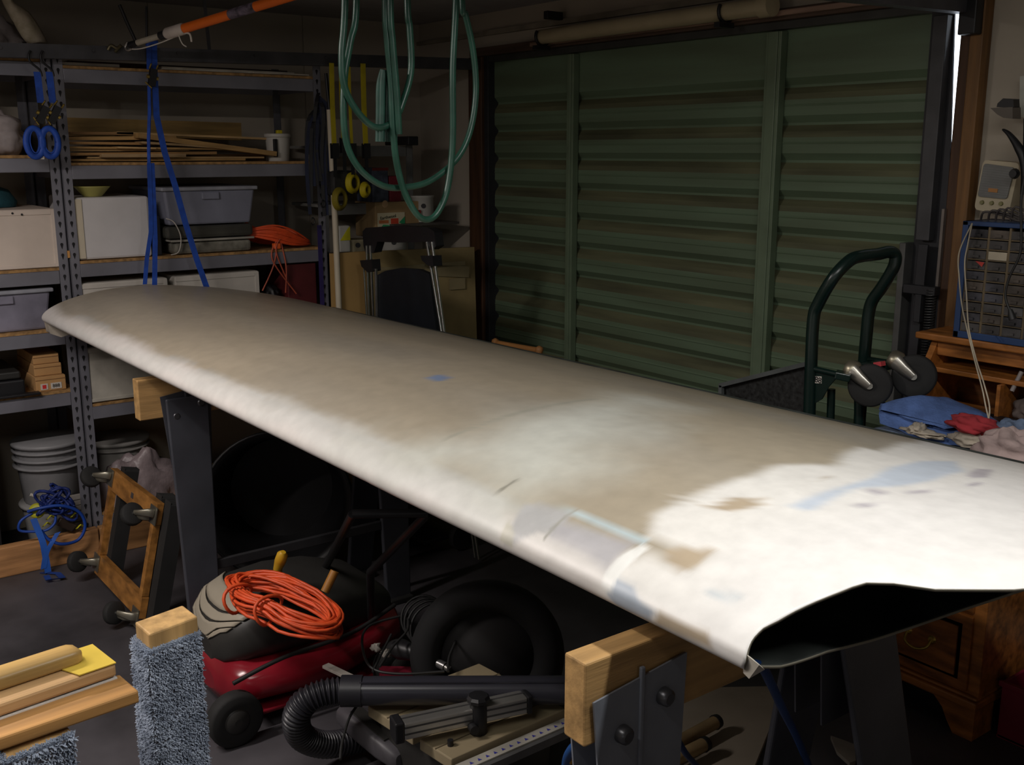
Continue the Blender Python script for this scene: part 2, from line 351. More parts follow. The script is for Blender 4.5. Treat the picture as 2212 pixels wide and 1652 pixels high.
for i,u in enumerate(us):
    row=[]
    for j,sj in enumerate(S):
        xr=root_x(sj); x=X0+(xr-X0)*u
        d=x-X0; shr=1 if d>.018 else .72+.28*math.sqrt(max(0,1-(1-d/.018)**2))
        y,z=None,None
        side='t' if j<=72 else 'b'
        k=72-j if j<=72 else j-72
        c=(1-math.cos(math.pi*k/72))/2
        y,zt,zb=foil(c,x); mid=(zt+zb)/2; z=zt if side=='t' else zb; z=mid+(z-mid)*shr
        y=y+(1-shr)*.02*(1 if c<.05 else 0)
        if side=='t':      # the skin droops towards the cut root, gentle waves in the surface
            e=xr-x
            if e<.085: z-=.008*(1-e/.085)**1.5*min(1,max(0,(sj-.01)/.06)); 
            z+=.0012*noise.noise(Vector((x*4,y*7,1)))*min(1,max(sj,0)/.06)
        else:
            e=xr-x
        # uneven leading edge
        if abs(sj)<.12: y+=.004*noise.noise(Vector((x*2.2,.3,4)))*(x>-1.6)*(1-abs(sj)/.12)
        row.append((x,y,z))
    P.append(row)
P=np.array(P)  # NU+1, NV, 3
NV=P.shape[1]
SS=np.tile(np.array(S),(NU+1,1)); XX=P[:,:,0]
# ---- colour patches (primer, filler, tape, a soft pale area mid-wing) in wing coordinates (spanwise x, distance s from the leading edge)
jit=np.zeros((NU+1,NV)); jit2=np.zeros((NU+1,NV)); mot=np.zeros((NU+1,NV)); mot2=np.zeros((NU+1,NV))
for i in range(NU+1):
    for j in range(NV):
        x,s=XX[i,j],SS[i,j]
        jit[i,j]=noise.noise(Vector((x*6,s*7,0)))*.8+noise.noise(Vector((x*30,s*30,2)))*.2
        mot[i,j]=noise.noise(Vector((x*2.2,s*6,5)))+.5*noise.noise(Vector((x*8,s*20,7)))
        mot2[i,j]=noise.noise(Vector((x*1.5,s*4,11)))
def sdist(poly,A,B):
    n=len(poly); inside=np.zeros(A.shape,bool); d=np.full(A.shape,9.)
    for k in range(n):
        x1,y1=poly[k]; x2,y2=poly[(k+1)%n]
        if y1!=y2:
            c=((y1>B)!=(y2>B))&(A<(x2-x1)*(B-y1)/(y2-y1)+x1); inside^=c
        L=(x2-x1)**2+(y2-y1)**2+1e-12
        t=np.clip(((A-x1)*(x2-x1)+(B-y1)*(y2-y1))/L,0,1)
        d=np.minimum(d,np.hypot(A-x1-t*(x2-x1),B-y1-t*(y2-y1)))
    return np.where(inside,-d,d)
base=np.array([.405,.35,.265]); col=np.ones((NU+1,NV,3))*base
col*= (1+.10*mot[...,None])
col+= (mot2[...,None]>0)*mot2[...,None]*np.array([-.04,-.01,.03])
def paint(key,rgb,soft,jam=0.,al=1.):
    global col
    d=sdist(PATCH[key],XX,SS)+jit*jam
    a=np.clip(.5-d/soft,0,1)*al; a=(a*a*(3-2*a))[...,None]
    col=col*(1-a)+np.array(rgb)*a
WHT=(.80,.78,.74)
# leading edge primer strip along the whole span
a=np.clip((.070+.03*jit-SS)/.035,0,1)*np.clip((SS+.5)/.05,0,1); a=(a*.95)[...,None]; col=col*(1-a)+np.array((.74,.71,.68))*a
a=np.clip(1-np.abs(SS-.062-.02*jit)/.02,0,1)*(mot>0.0)*.35; a=a[...,None]; col=col*(1-a)+np.array((.42,.47,.50))*a
paint('le',(.66,.66,.63),.03,.03,.6)
paint('mid',(.62,.63,.57),.24,.10,.85)
paint('rootw',WHT,.035,.03)
fx=np.clip((XX+.93)/.16,0,1)[...,None]*.55; col=col*(1-fx)+np.array((.8,.78,.77))*fx
paint('blue1',(.56,.63,.73),.02,.01,.8)
for k in ('dk1','dk2','dk3','dk4','dk5'): paint(k,(.45,.42,.46),.012,.006,.75)
for k in ('tan1','tan2','tan3'): paint(k,(.47,.38,.27),.014,.012,.9)
paint('circ',(.22,.28,.42),.006)
paint('grey1',(.46,.46,.46),.012,.006,.85); paint('grey2',(.45,.44,.46),.02,.006,.8)
paint('lep1',(.36,.42,.50),.01,.004,.8); paint('lep2',(.46,.37,.26),.012,.005,.85); paint('lep3',(.55,.53,.44),.006,.003,.7)
paint('blue2',(.50,.56,.60),.01,.004,.6)
paint('tape_b',(.52,.66,.72),.003,0,.65); paint('tape_w',(.85,.85,.82),.005,0,.9)
paint('stroke',(.37,.36,.30),.008,.004,.75); paint('stroke2',(.25,.24,.2),.004,0,.8); paint('stroke3',(.35,.34,.3),.004,0,.8)
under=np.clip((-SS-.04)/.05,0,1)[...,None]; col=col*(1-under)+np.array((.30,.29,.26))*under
WING=Thing('aircraft_wing','long unfinished white and tan aircraft wing lying across two sawhorses','wing',(-2.3,1.4,.86))
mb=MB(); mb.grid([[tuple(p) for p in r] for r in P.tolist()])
# root interior: short inner skin
mi=[]
def inner(i,j,e):
    p=P[i,j].copy(); return p
ob=None
me_m=bpy.data.materials.new('wing_skin_paint'); me_m.use_nodes=True; nt=me_m.node_tree; b=nt.nodes['Principled BSDF']
ca=nt.nodes.new('ShaderNodeVertexColor'); ca.layer_name='paint'
nz=nt.nodes.new('ShaderNodeTexNoise'); nz.inputs['Scale'].default_value=30; nz.inputs['Detail'].default_value=8
tc=nt.nodes.new('ShaderNodeTexCoord'); nt.links.new(tc.outputs['Object'],nz.inputs[0])
mr=nt.nodes.new('ShaderNodeMapRange'); mr.inputs[1].default_value=.3; mr.inputs[2].default_value=.7; mr.inputs[3].default_value=.93; mr.inputs[4].default_value=1.05
nt.links.new(nz.outputs[0],mr.inputs[0]); vm=nt.nodes.new('ShaderNodeVectorMath'); vm.operation='SCALE'
nt.links.new(ca.outputs[0],vm.inputs[0]); nt.links.new(mr.outputs[0],vm.inputs['Scale']); nt.links.new(vm.outputs[0],b.inputs['Base Color'])
b.inputs['Roughness'].default_value=.38; b.inputs['Specular IOR Level'].default_value=.45
DARKIN=mat('wing_interior',(.06,.07,.065),.55,var=.3,scale=12)
EDGEM=mat('skin_edge',(.30,.28,.22),.6)
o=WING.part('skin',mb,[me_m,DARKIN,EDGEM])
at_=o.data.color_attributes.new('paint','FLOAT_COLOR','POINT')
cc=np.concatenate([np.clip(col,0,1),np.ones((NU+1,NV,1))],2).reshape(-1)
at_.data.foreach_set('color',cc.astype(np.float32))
so=o.modifiers.new('solid','SOLIDIFY'); so.thickness=.004; so.offset=-1; so.material_offset=1; so.material_offset_rim=2; so.use_rim=True
# tip cap
tp=[tuple(p) for p in P[0].tolist()]
m=MB(); m.add(tp,[tuple(range(len(tp)))]); WING.part('tip_cap',m,mat('tip_filler',(.45,.40,.33),.7))
m=MB(); xb=-1.25   # spar and root rib seen dimly inside
for c,w_ in ((.28,.02),):
    y,zt,zb=foil(c,xb); m.box(-3.7,-1.0,y-w_/2,y+w_/2,zb+.006,zt-.006)
WING.part('spar',m,DARKIN)
y,zt,zb=foil(0.0,-.72)
a=at(1609,1425,'x',-.722); b=at(1618,1466,'x',-.725); c=at(1652,1446,'x',-.705); d=at(1640,1436,'x',-.70)
m=MB(); m.prism([a+Vector((0,.004,.004)),b,c,d],(-.012,.004,.001)); tq=[at(93,684,'x',-3.885),at(100,716,'x',-3.885),at(124,724,'x',-3.885),at(150,716,'x',-3.885),at(150,698,'x',-3.885)]
WING.part('tip_block',MB().prism(tq,(.05,0,0)),mat('tip_filler',(.45,.40,.33),.7),bev=.005)
WING.part('torn_flap',m,mat('flap_white',(.62,.58,.50),.6),label='small torn corner flap hanging from the leading edge')
# tape along lower root edge
# ================================================================ SAWHORSES
STEELP=mat('sawhorse_steel',(.085,.09,.11),.45,.35,var=.15,scale=6,bump=.1)
def sawhorse(label,xc,y0,y1,ztop,pw=.13,dy0=.12,splay=.26,splay2=.26,ym=2.4,far=False):
    T=Thing('sawhorse',label,'sawhorse',(xc,(y0+y1)/2,0),group='sawhorses carrying the wing')
    T.part('top_beam',MB().box(xc-.021,xc+.021,y0,y1,ztop-.118,ztop),PINE_Y,bev=.003)
    for yy,dy in ((y0+dy0,-.05),(y1-.14,.04)):
        for sx in ((1,) if (far and dy<0) else (-1,1)):
            xa=xc+sx*.024; foot=Vector((xc+(sx*splay if sx>0 else sx*splay2),yy+dy*ym,.0)); top=Vector((xa+sx*.004,yy,ztop-.02))
            pl=MB()
            # side plate hugging the beam
            q=[(xa,yy-pw/2,ztop-.055),(xa,yy+pw/2,ztop-.035),(xa,yy+pw/2-.008,ztop-.26),(xa,yy-pw/2+.02,ztop-.26)]
            pl.prism(q,(sx*.003,0,0)); pl.box(min(xa,xa+sx*.006),max(xa,xa+sx*.006),yy-.004,yy+.004,ztop-.2,ztop-.03)
            T.part('bracket',pl,STEELP if (far or dy>0) else mat('sawhorse_plate',(.27,.29,.34),.4,.3,var=.15,scale=6,bump=.1),bev=.002)
            for dyb,dz in ((-.035,-.115),(.04,-.085)):
                b_=MB().lathe([(.013,0),(.013,.003),(.012,.013),(.008,.016)],(xa+sx*.002,yy+dyb,ztop+dz),(sx,0,0),12)
                T.part('bolt',b_,mat('bolt_steel',(.12,.12,.13),.35,.7))
            lg=MB(); d=(foot-top)
            k0=top+d*(.24 if (pw>.15 and dy<0) else .05); wv=Vector((0,pw*.42,0)); nv=Vector((0,0,1)).cross(d).normalized()
            th=Vector((sx*.022,0,0))
            lg.hexa([foot-wv*.72,foot+wv*.72,foot+wv*.72+th,foot-wv*.72+th,k0-wv,k0+wv,k0+wv+th*.4,k0-wv+th*.4])
            l_=T.part('leg',lg,STEELP,bev=.004)
            T.part('rubber_foot',MB().box(foot.x-.02,foot.x+.04,foot.y-.045,foot.y+.045,0,.02),RUBBER,parent=l_,bev=.004)
    T.part('cross_brace',MB().bar((xc+splay*.72+.01,y0+.1,.28),(xc+splay*.72+.01,y1-.12,.28),.015,.03),mat('brace_dark',(.05,.05,.055),.5,.3),bev=.002)
    return T
sawhorse('steel legged sawhorse with pine top beam, under the torn root of the wing',-.95,.817,1.52,.862,pw=.17,dy0=.095,splay=.15,splay2=.2)
sawhorse('steel legged sawhorse with pine top beam, under the far wing tip by the shelving',-2.98,.905,1.85,.866,pw=.15,dy0=.135,splay=.055,splay2=.2,ym=0,far=True)
# ================================================================ CARPETED POST
CARPET=mat('blue_grey_carpet',(.38,.43,.52),.95,var=.3,scale=30,col2=(.22,.26,.34))
ROUGHPINE=wood('rough_pine',(.62,.38,.15),'z')
def tufts(mb,o,u,v,nrm,n,L=.0062,r=.0013):
    o,u,v,nrm=map(Vector,(o,u,v,nrm)); nrm.normalize()
    for _ in range(n):
        p=o+u*random.random()+v*random.random(); d=(nrm+Vector((random.uniform(-.7,.7),random.uniform(-.7,.7),random.uniform(-.8,.5)))).normalized()*L*random.uniform(.6,1.3)
        a=d.orthogonal().normalized()*r; b=d.cross(a).normalized()*r
        mb.add([p+a,p-a*.5+b*.87,p-a*.5-b*.87,p+d+a*.5,p+d-a*.3+b*.5,p+d-a*.3-b*.5],[(0,1,4,3),(1,2,5,4),(2,0,3,5),(3,4,5)])
def carpet_post(label,c0,ux,uy,ztop,wl,ww,drop=.03,n=13000,zl=.0,back=True):
    """c0 = front-left top corner, ux = long side dir, uy = short side dir (away)"""
    ux=Vector(ux).normalized(); uy=Vector(uy).normalized(); c0=Vector((c0[0],c0[1],ztop))
    T=Thing('carpeted_post',label,'padded post',c0+ux*wl/2+uy*ww/2-Vector((0,0,ztop)),group='carpet wrapped timber posts of the work stand')
    q=[c0,c0+ux*wl,c0+ux*wl+uy*ww,c0+uy*ww]; qb=[p-Vector((0,0,ztop-.02)) for p in q]
    T.part('timber',MB().hexa(qb+q),ROUGHPINE,bev=.003)
    bb=MB(); t=.006; zc=drop
    def slab(a,b_,n_):
        a=a-Vector((0,0,zc)); b_=b_-Vector((0,0,zc)); n_=n_*t; dn=Vector((0,0,-(ztop-.03-zc)))
        bb.hexa([a+dn,b_+dn,b_+dn+n_,a+dn+n_,a,b_,b_+n_,a+n_])
    nf=-uy; nl=-ux
    slab(q[0]+nl*t,q[1],nf); slab(q[3],q[0],nl); slab(q[2],q[3],-nf)
    T.part('carpet_backing',bb,mat('carpet_backing',(.25,.24,.26),.9))
    tf=MB(); H=.46; dz=Vector((0,0,-H))
    top=Vector((0,0,-zc))
    tufts(tf,q[0]+top+nf*t+nl*t,ux*(wl+t),dz,nf,n); tufts(tf,q[3]+top+nl*t,(-uy*(ww+t)),dz,nl,int(n*.6)); tufts(tf,q[2]+top-nf*t,-ux*wl,dz*.4,-nf,int(n*.3))
    # fringe at the top edge
    tufts(tf,q[0]+top+nl*t,ux*(wl+t),nf*t,Vector((0,0,1)),int(n*.07)); tufts(tf,q[3]+top,-uy*ww,nl*t,Vector((0,0,1)),int(n*.05)); tufts(tf,q[2]+top,-ux*wl,-nf*t,Vector((0,0,1)),int(n*.05))
    T.part('pile',tf,CARPET,kind='stuff')
    return T
zt=.782
pA=at(322,1370,'z',zt); pB=at(427,1331,'z',zt); pD=at(291,1343,'z',zt)
ux=(pB-pA); uy=(pD-pA); carpet_post('timber post wrapped in pale blue carpet, standing upright in front of the mower',pA,ux,uy,zt,ux.length,uy.length)
# ================================================================ SANDING BOARDS
def block(name,px,z1,th,label,cat,mt,ext=None,bev=.003,grp=None):
    """px: far-left, near-right end corners of the top face (photo) and a point on the near long edge"""
    a=at(*px[0],'z',z1); b=at(*px[1],'z',z1); e=at(*px[2],'z',z1); d=(e-b).normalized()
    L=ext or .5; c=[b,a,a+d*L,b+d*L]; lo=[p-Vector((0,0,th)) for p in c]
    return c,d,solo(name,MB().hexa(lo+c),mt,label,cat,group=grp,bev=bev)
OAK=mat('oak_board',(.62,.35,.13),.45,var=.25,scale=3,bump=.1,stretch=(5,5,5))
def dirwood(name,col,d,rough=.5):
    m=mat(name,col,rough,var=.25,scale=2.2,bump=.1)
    for n in m.node_tree.nodes:
        if n.type=='MAPPING':
            n.vector_type='TEXTURE'; n.inputs['Rotation'].default_value=(0,0,math.atan2(d.y,d.x)); n.inputs['Scale'].default_value=(1,.07,.07)
    return m
zb=.800
a=at(300,1491,'z',zb); e=at(0,1593,'z',zb); dd=(e-a).normalized()
W1=dirwood('sanding_board_wood',(.50,.26,.085),dd,.5); W2=dirwood('long_block_wood',(.58,.36,.17),dd,.45); W3=dirwood('handle_wood',(.60,.38,.13),dd,.4)
c,d,o=block('wooden_board',[(258,1455),(300,1491),(0,1593)],zb,.018,'thick smooth timber board, lowest of the stack of sanding boards','board',W1)
z2=zb+.0215
T=Thing('sanding_block','long wooden sanding block with a rounded handle and a yellow end','sanding block',at(120,1500,'z',zb))
a=at(200,1394,'z',z2); b=at(251,1434,'z',z2); e=at(0,1520,'z',z2); d=(e-b).normalized(); L=.5
c=[b,a,a+d*L,b+d*L]; lo=[p-Vector((0,0,.018)) for p in c]
T.part('block',MB().hexa(lo+c),W2,bev=.004)
lo2=[p-Vector((0,0,.0195)) for p in c]; T.part('abrasive_sheet',MB().hexa([p-Vector((0,0,.002)) for p in lo2]+lo2),mat('abrasive_back',(.7,.68,.66),.5))
w_=(a-b); p0=b+w_*.02; YEL=mat('yellow_paper',(.72,.52,.08),.35,var=.15)
yc=[b+Vector((0,0,.001)),a+Vector((0,0,.001)),a+d*.075+Vector((0,0,.001)),b+d*.05+Vector((0,0,.001))]
T.part('end_paper',MB().hexa(yc+[p+Vector((0,0,.0015)) for p in yc]),YEL)
z3=z2+.021; ha=at(183,1402,'z',z3); hb=at(155,1384,'z',z3); 
wv=(hb-ha).normalized()*.026; h0=ha+d*.004; 
def rrect(hw,hh,r=.006,n=4):
    out=[]
    for cx,cy,a0 in ((hw-r,hh-r,0),(-hw+r,hh-r,90),(-hw+r,-hh+r,180),(hw-r,-hh+r,270)):
        for k in range(n+1): an=math.radians(a0+90*k/n); out.append((cx+r*math.cos(an),cy+r*math.sin(an)))
    return out
hw=(ha-hb).length/2; sd=(ha-hb).normalized(); cen=(ha+hb)/2-Vector((0,0,.0105))
rows=[]
for k,(t,sc) in enumerate([(0,.5),(.003,.8),(.010,.97),(.018,1),(.45,1)]):
    rows.append([cen+d*t+sd*x*sc+Vector((0,0,y*sc)) for x,y in rrect(hw,.0105)])
m=MB().grid(rows,closed_v=True); n_=len(rows[0]); m.add(rows[0],[tuple(range(n_))]); T.part('handle',m,W3)
# second padded post below the boards
pA=at(12,1640,'z',.775); carpet_post('timber post wrapped in grey blue carpet, below the stack of sanding boards',pA+Vector((0,0,0)),ux,uy,.775,ux.length,uy.length,n=7000,drop=.004)
# ================================================================ SHELVING
XB=-4.40
def upright(T,x,y,z1,sy,holes=True,mt=None):
    """angle post; sy=+1: flange runs towards +y from y"""
    m=MB(); w=.032
    yy0,yy1=(y,y+w) if sy>0 else (y-w,y)
    m.box(x-.002,x,yy0,yy1,0,z1); m.box(x-w,x,y-.001,y+.001,0,z1)
    p=T.part('upright',m,mt or GAL)
    if holes:
        h=MB(); k=0; z=.08
        while z<z1-.03:
            cy=(yy0+yy1)/2
            for q in ((-.0045,.0),(0,.0)):
                pass
            h.add([(x+.0008,cy-.0055,z+.006),(x+.0008,cy,z-.012),(x+.0008,cy+.0055,z+.006),(x+.0008,cy+.003,z+.011),(x+.0008,cy-.003,z+.011)],[(0,1,2,3,4)])
            z+=.0375
        T.part('slots',h,mat('slot_dark',(.01,.01,.012),.8),parent=p,kind='stuff')
def shelf_unit(label,y0,y1,levels,ztop,x=XF,xb=XB):
    T=Thing('shelving_unit',label,'shelving',((x+xb)/2,(y0+y1)/2,0),group='steel garage shelving along the left wall')
    upright(T,x,y0,ztop,1); upright(T,x,y1,ztop,-1)
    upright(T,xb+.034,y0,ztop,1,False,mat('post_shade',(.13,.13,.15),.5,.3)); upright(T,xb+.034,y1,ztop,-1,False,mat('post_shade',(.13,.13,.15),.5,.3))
    for z in levels:
        b=MB().box(x-.004,x,y0+.033,y1-.033,z-.052,z-.004).box(x-.02,x,y0+.033,y1-.033,z-.007,z-.004); T.part('shelf_beam',b,GAL,bev=.0015)
        T.part('shelf_beam',MB().box(xb+.034,xb+.038,y0+.033,y1-.033,z-.052,z-.004),GAL)
        T.part('shelf_beam',MB().box(x-.40,x-.01,y0+.004,y0+.008,z-.05,z-.006).box(x-.40,x-.01,y1-.008,y1-.004,z-.05,z-.006),GAL)
        T.part('shelf_board',MB().box(xb+.04,x-.003,y0+.012,y1-.012,z-.004,z+.006),CHIP)
    return T
LA=[1.80,1.478,1.086,.866,.640]
shelf_unit('grey slotted steel shelving unit at the far left, half out of the frame',.02,1.008,LA,1.85)
LB=[1.783,1.452,1.104,.86,.574,.15]
shelf_unit('grey slotted steel shelving unit behind the wing tip, with timber offcuts and tubs',1.016,2.035,LB,1.84)
# purple cable sleeve on the right post of unit B
solo('purple_strip',MB().box(XF,XF+.006,1.995,2.012,.5,1.2),mat('purple_strap',(.03,.02,.12),.6),'dark purple strap hanging down the right post of the shelving, left of the white tube','strap')
solo('plastic_tube',MB().tube([(-3.93,2.045,1.66),(-3.925,2.05,1.2),(-3.915,2.05,.6),(-3.905,2.045,.0)],.0125,12),CREAM,'long cream plastic tube standing upright beside the shelving and cardboard','tube')
m=MB().tube([(-3.94,2.04,1.80),(-3.93,2.045,1.66)],.007,8); solo('black_pole',m,BLACK,'thin black pole slanting down from the door track above the cream tube','pole')
# bottom timber sill
solo('timber_plank',MB().box(XF+.003,XF+.042,-.2,1.02,0,.112),wood('sill_a',(.50,.25,.10),'y'),'thick pine timber lying on the floor along the left shelving','timber',bev=.004)
solo('timber_plank',MB().box(XF+.003,XF+.040,1.024,2.0,0,.112),wood('sill_b',(.45,.23,.09),'y'),'thick pine timber on the floor behind the wooden castor frame','timber',bev=.004)
# ---- boxes and tubs
def rbox(name,label,cat,mt,x0,x1,y0,y1,z0,z1,rim=True,group=None,lid=None):
    T=Thing(name,label,cat,((x0+x1)/2,(y0+y1)/2,z0),group=group)
    T.part('body',MB().box(x0,x1,y0,y1,z0,z1),mt,bev=.007)
    if rim:
        m=MB().box(x1,x1+.003,y0+.004,y1-.02,z1-.02,z1-.004).box(x1,x1+.003,y1-.02,y1-.004,z0+.004,z1-.004).box(x1,x1+.003,y0+.004,y1-.02,z0+.004,z0+.016)
        T.part('front_frame',m,mt,bev=.001)
    return T
T=rbox('polystyrene_box','square cream white box facing front on the far left shelf','box',mat('cream_box',(.68,.58,.50),.55,var=.05),-4.36,-3.985,.60,.985,1.092,1.300)
m=MB().lathe([(.004,0),(.003,.002)],(-3.981,.84,1.288),(1,0,0),8).lathe([(.004,0),(.003,.002)],(-3.981,.87,1.283),(1,0,0),8); T.part('dark_marks',m,BLACK,kind='stuff')
T=Thing('storage_box','square white plastic box with rounded corners under the yellow bowl','box',(-4.17,1.19,1.11))
T.part('body',MB().box(-4.34,-3.99,1.048,1.315,1.112,1.335),mat('white_box',(.66,.64,.64),.5,var=.04),bev=.009)
T.part('left_strip',MB().box(-3.99,-3.986,1.050,1.074,1.118,1.330),CREAM,bev=.001)
m=MB().tube(spline([(-3.99,1.375,1.25),(-3.975,1.40,1.235),(-3.97,1.42,1.18),(-3.975,1.41,1.125),(-3.99,1.385,1.113)],6),.0022,6); solo('looped_lead',m,WHITEP,'short white cord curling down beside the white box on the middle shelf','cord')
solo('black_case',MB().box(-4.3,-4.01,1.33,1.36,1.111,1.26),BLACK,'black slim case standing right of the white plastic box','case',bev=.004)
# bowl
m=MB().lathe([(.03,0),(.034,.002),(.062,.035),(.066,.037),(.062,.034),(.03,.005)],(-4.06,1.135,1.336),n=28); solo('yellow_bowl',m,mat('bowl_yellow',(.50,.47,.14),.4,var=.05),'shallow yellow plastic bowl standing on the white box','bowl')
def tub(label,x0,x1,y0,y1,z0,z1,mt,grp=None):
    T=Thing('plastic_tub',label,'tub',((x0+x1)/2,(y0+y1)/2,z0),group=grp); i=.022
    T.part('body',MB().hexa([(x0+i,y0+i,z0),(x1-i,y0+i,z0),(x1-i,y1-i,z0),(x0+i,y1-i,z0),(x0,y0+.004,z1-.012),(x1-.006,y0+.004,z1-.012),(x1-.006,y1-.004,z1-.012),(x0,y1-.004,z1-.012)]),mt,bev=.008)
    T.part('rim',MB().box(x0,x1+.004,y0-.006,y1+.006,z1-.014,z1),mat('tub_rim',(.36,.37,.42),.5),bev=.004)
    T.part('handle',MB().box(x1-.012,x1-.001,(y0+y1)/2-.035,(y0+y1)/2+.035,z1-.048,z1-.02),mt,bev=.004)
    return T
tub('large grey blue plastic tub above the flat clear tray',-4.36,-3.975,1.365,1.735,1.222,1.365,GREYP)
GLS=mat('tray_glass',(.25,.24,.20),.15,var=.3,scale=20)
T=Thing('clear_tray','flat smoky clear tray stack under the grey blue tub','tray',(-4.17,1.55,1.11))
T.part('lower_tray',MB().box(-4.33,-3.99,1.40,1.71,1.112,1.158),GLS,bev=.012); T.part('upper_tray',MB().box(-4.33,-3.985,1.37,1.72,1.172,1.218),mat('tray_dark',(.07,.07,.06),.2),bev=.012); T.part('rim',MB().box(-4.33,-3.98,1.385,1.72,1.160,1.168),mat('tray_rim',(.4,.38,.33),.2),bev=.002)
tub('grey blue plastic tub on the far left shelf below the cream box',-4.36,-3.985,.62,.945,.873,1.022,mat('tub_violet',(.26,.25,.32),.5))
# boxes under 1.104 level
rbox('cupboard_door','wide cream white panel box behind the wing tip, left of the black gap','box',WHITEP,-4.3,-3.985,1.045,1.365,.866,1.028)
rbox('cupboard_door','wide cream white panel box behind the wing tip, under the orange cord','box',WHITEP,-4.3,-3.985,1.39,1.735,.866,1.030)
rbox('cupboard_door','white framed panel box low on the shelving, half hidden by the wing tip','box',mat('shade_white',(.55,.52,.45),.6),-4.3,-3.985,1.035,1.50,.582,.792)
# chip board end dabs
solo('wood_scrap',MB().box(-4.05,XF+.004,1.008,1.016,1.125,1.150),wood('scrap',(.55,.27,.08),'z'),'tiny orange wood wedge between the two shelf posts','wedge')
# cardboard boxes with sticker
c0=[(-4.28,-4.0,.865,.968,.647,.700),(-4.28,-4.02,.868,.962,.701,.742),(-4.28,-4.03,.87,.958,.743,.778)]
lb=['lowest small cardboard box with a red and black sticker, on the left shelf','middle small cardboard box of the stack on the left shelf','top small cardboard box of the stack on the left shelf']
for (x0,x1,y0,y1,z0,z1),l in zip(c0,lb):
    T=Thing('cardboard_box',l,'box',((x0+x1)/2,(y0+y1)/2,z0),group='stack of small cardboard boxes')
    T.part('body',MB().box(x0,x1,y0,y1,z0,z1),mat('box_card',(.50,.28,.11),.85,var=.1),bev=.002)
    T.part('lid_seam',MB().box(x1,x1+.0015,y0,y1,z1-.012,z1-.010),mat('seam',(.25,.13,.05),.9))
    if z0<.66:
        s=T.part('sticker',MB().box(x1+.0005,x1+.002,.880,.905,.653,.675),WHITEP); T.part('red_mark',MB().box(x1+.002,x1+.0026,.886,.899,.657,.671),mat('sticker_red',(.6,.03,.03),.5),parent=s)
        s=T.part('sticker',MB().box(x1+.0005,x1+.002,.915,.952,.653,.675),WHITEP)
        T.part('print',text_mb('888',(x1+.0025,.933,.664),(0,1,0),(0,0,1),.017),BLACK,parent=s)
T=Thing('black_case','black hinged tool case on the left shelf beside the cardboard boxes','case',(-4.15,.74,.647))
T.part('body',MB().box(-4.3,-4.0,.62,.83,.647,.70),BLACK,bev=.006); T.part('lid',MB().box(-4.3,-4.01,.62,.82,.703,.73),CHAR,bev=.006); T.part('latch',MB().lathe([(.008,0),(.006,.004)],(-4.0,.74,.69),(1,0,0),10),CHROME)
solo('flat_tray',MB().box(-3.99,-3.96,.70,.87,.6465,.655),BLACK,'thin black tray lying at the edge of the left shelf','tray',bev=.002)
solo('teal_cloth',MB().lathe([(.07,0),(.075,.02),(.05,.06),(.01,.075)],(-4.2,.83,1.302),n=14),mat('teal',(.01,.07,.09),.9,bump=.6),'small dark teal cloth bundle on the cream box at the far left','cloth')
solo('blue_cloth',MB().lathe([(.07,0),(.06,.02),(.03,.04),(.01,.05)],(-4.08,.74,1.302),n=14),mat('blue_c',(.02,.05,.3),.9,bump=.6),'small bright blue cloth bundle on the cream box at the far left edge','cloth')
# ---- timber offcuts on level 1.452
random.seed(3)
cols=[(.50,.30,.11),(.40,.22,.08),(.55,.36,.16),(.32,.18,.07),(.45,.30,.15)]
spec=[ # y0,y1,z0,z1 ends, thickness, xfront
 (1.05,1.72,1.462,1.462,.008,-4.02,0),(1.12,1.80,1.472,1.470,.006,-4.03,2),(1.05,1.60,1.482,1.486,.010,-4.01,1),(1.16,1.47,1.476,1.476,.012,-3.995,4),
 (1.06,1.50,1.497,1.499,.008,-4.03,2),(1.05,1.68,1.507,1.502,.007,-4.02,0),(1.30,1.84,1.545,1.478,.018,-3.99,0),(1.31,1.76,1.525,1.500,.008,-4.00,4),
 (1.06,1.55,1.522,1.519,.009,-4.03,1),(1.24,1.83,1.560,1.542,.008,-4.06,2),(1.04,1.46,1.535,1.541,.013,-4.05,0),(1.05,1.30,1.556,1.556,.010,-4.06,3),(1.22,1.36,1.508,1.505,.006,-3.99,2)]
nm=['near the bottom','thin pale','dark','short thick','pale middle','long middle','thick slanting front','slanting lower','brown middle','pale upper','thick upper','short dark upper','short pale front']
for k,(y0,y1,z0,z1,t,x,c) in enumerate(spec):
    m=MB().bar((x-.045,y0,z0+t/2),(x-.045,y1,z1+t/2),.09 if k%2 else .075,t,(0,0,1))
    solo('timber_offcut',m,wood('offcut%d'%c,cols[c],'y'),f'{nm[k]} timber offcut in the pile on the second shelf behind the blue straps','timber',group='pile of timber offcuts on the shelving')
solo('sheet_offcut',MB().bar((-4.2,1.03,1.585),(-4.2,1.78,1.575),.012,.07,(0,0,1)),wood('offcut_sheet',(.30,.19,.06),'y'),'long brown board standing on edge behind the pile of timber offcuts','timber')
m=MB().bar((-4.25,1.05,1.47),(-4.25,1.85,1.47),.25,.03); solo('timber_offcut',m,wood('offcut1',cols[1],'y'),'wide dark board at the very bottom back of the offcut pile','timber')
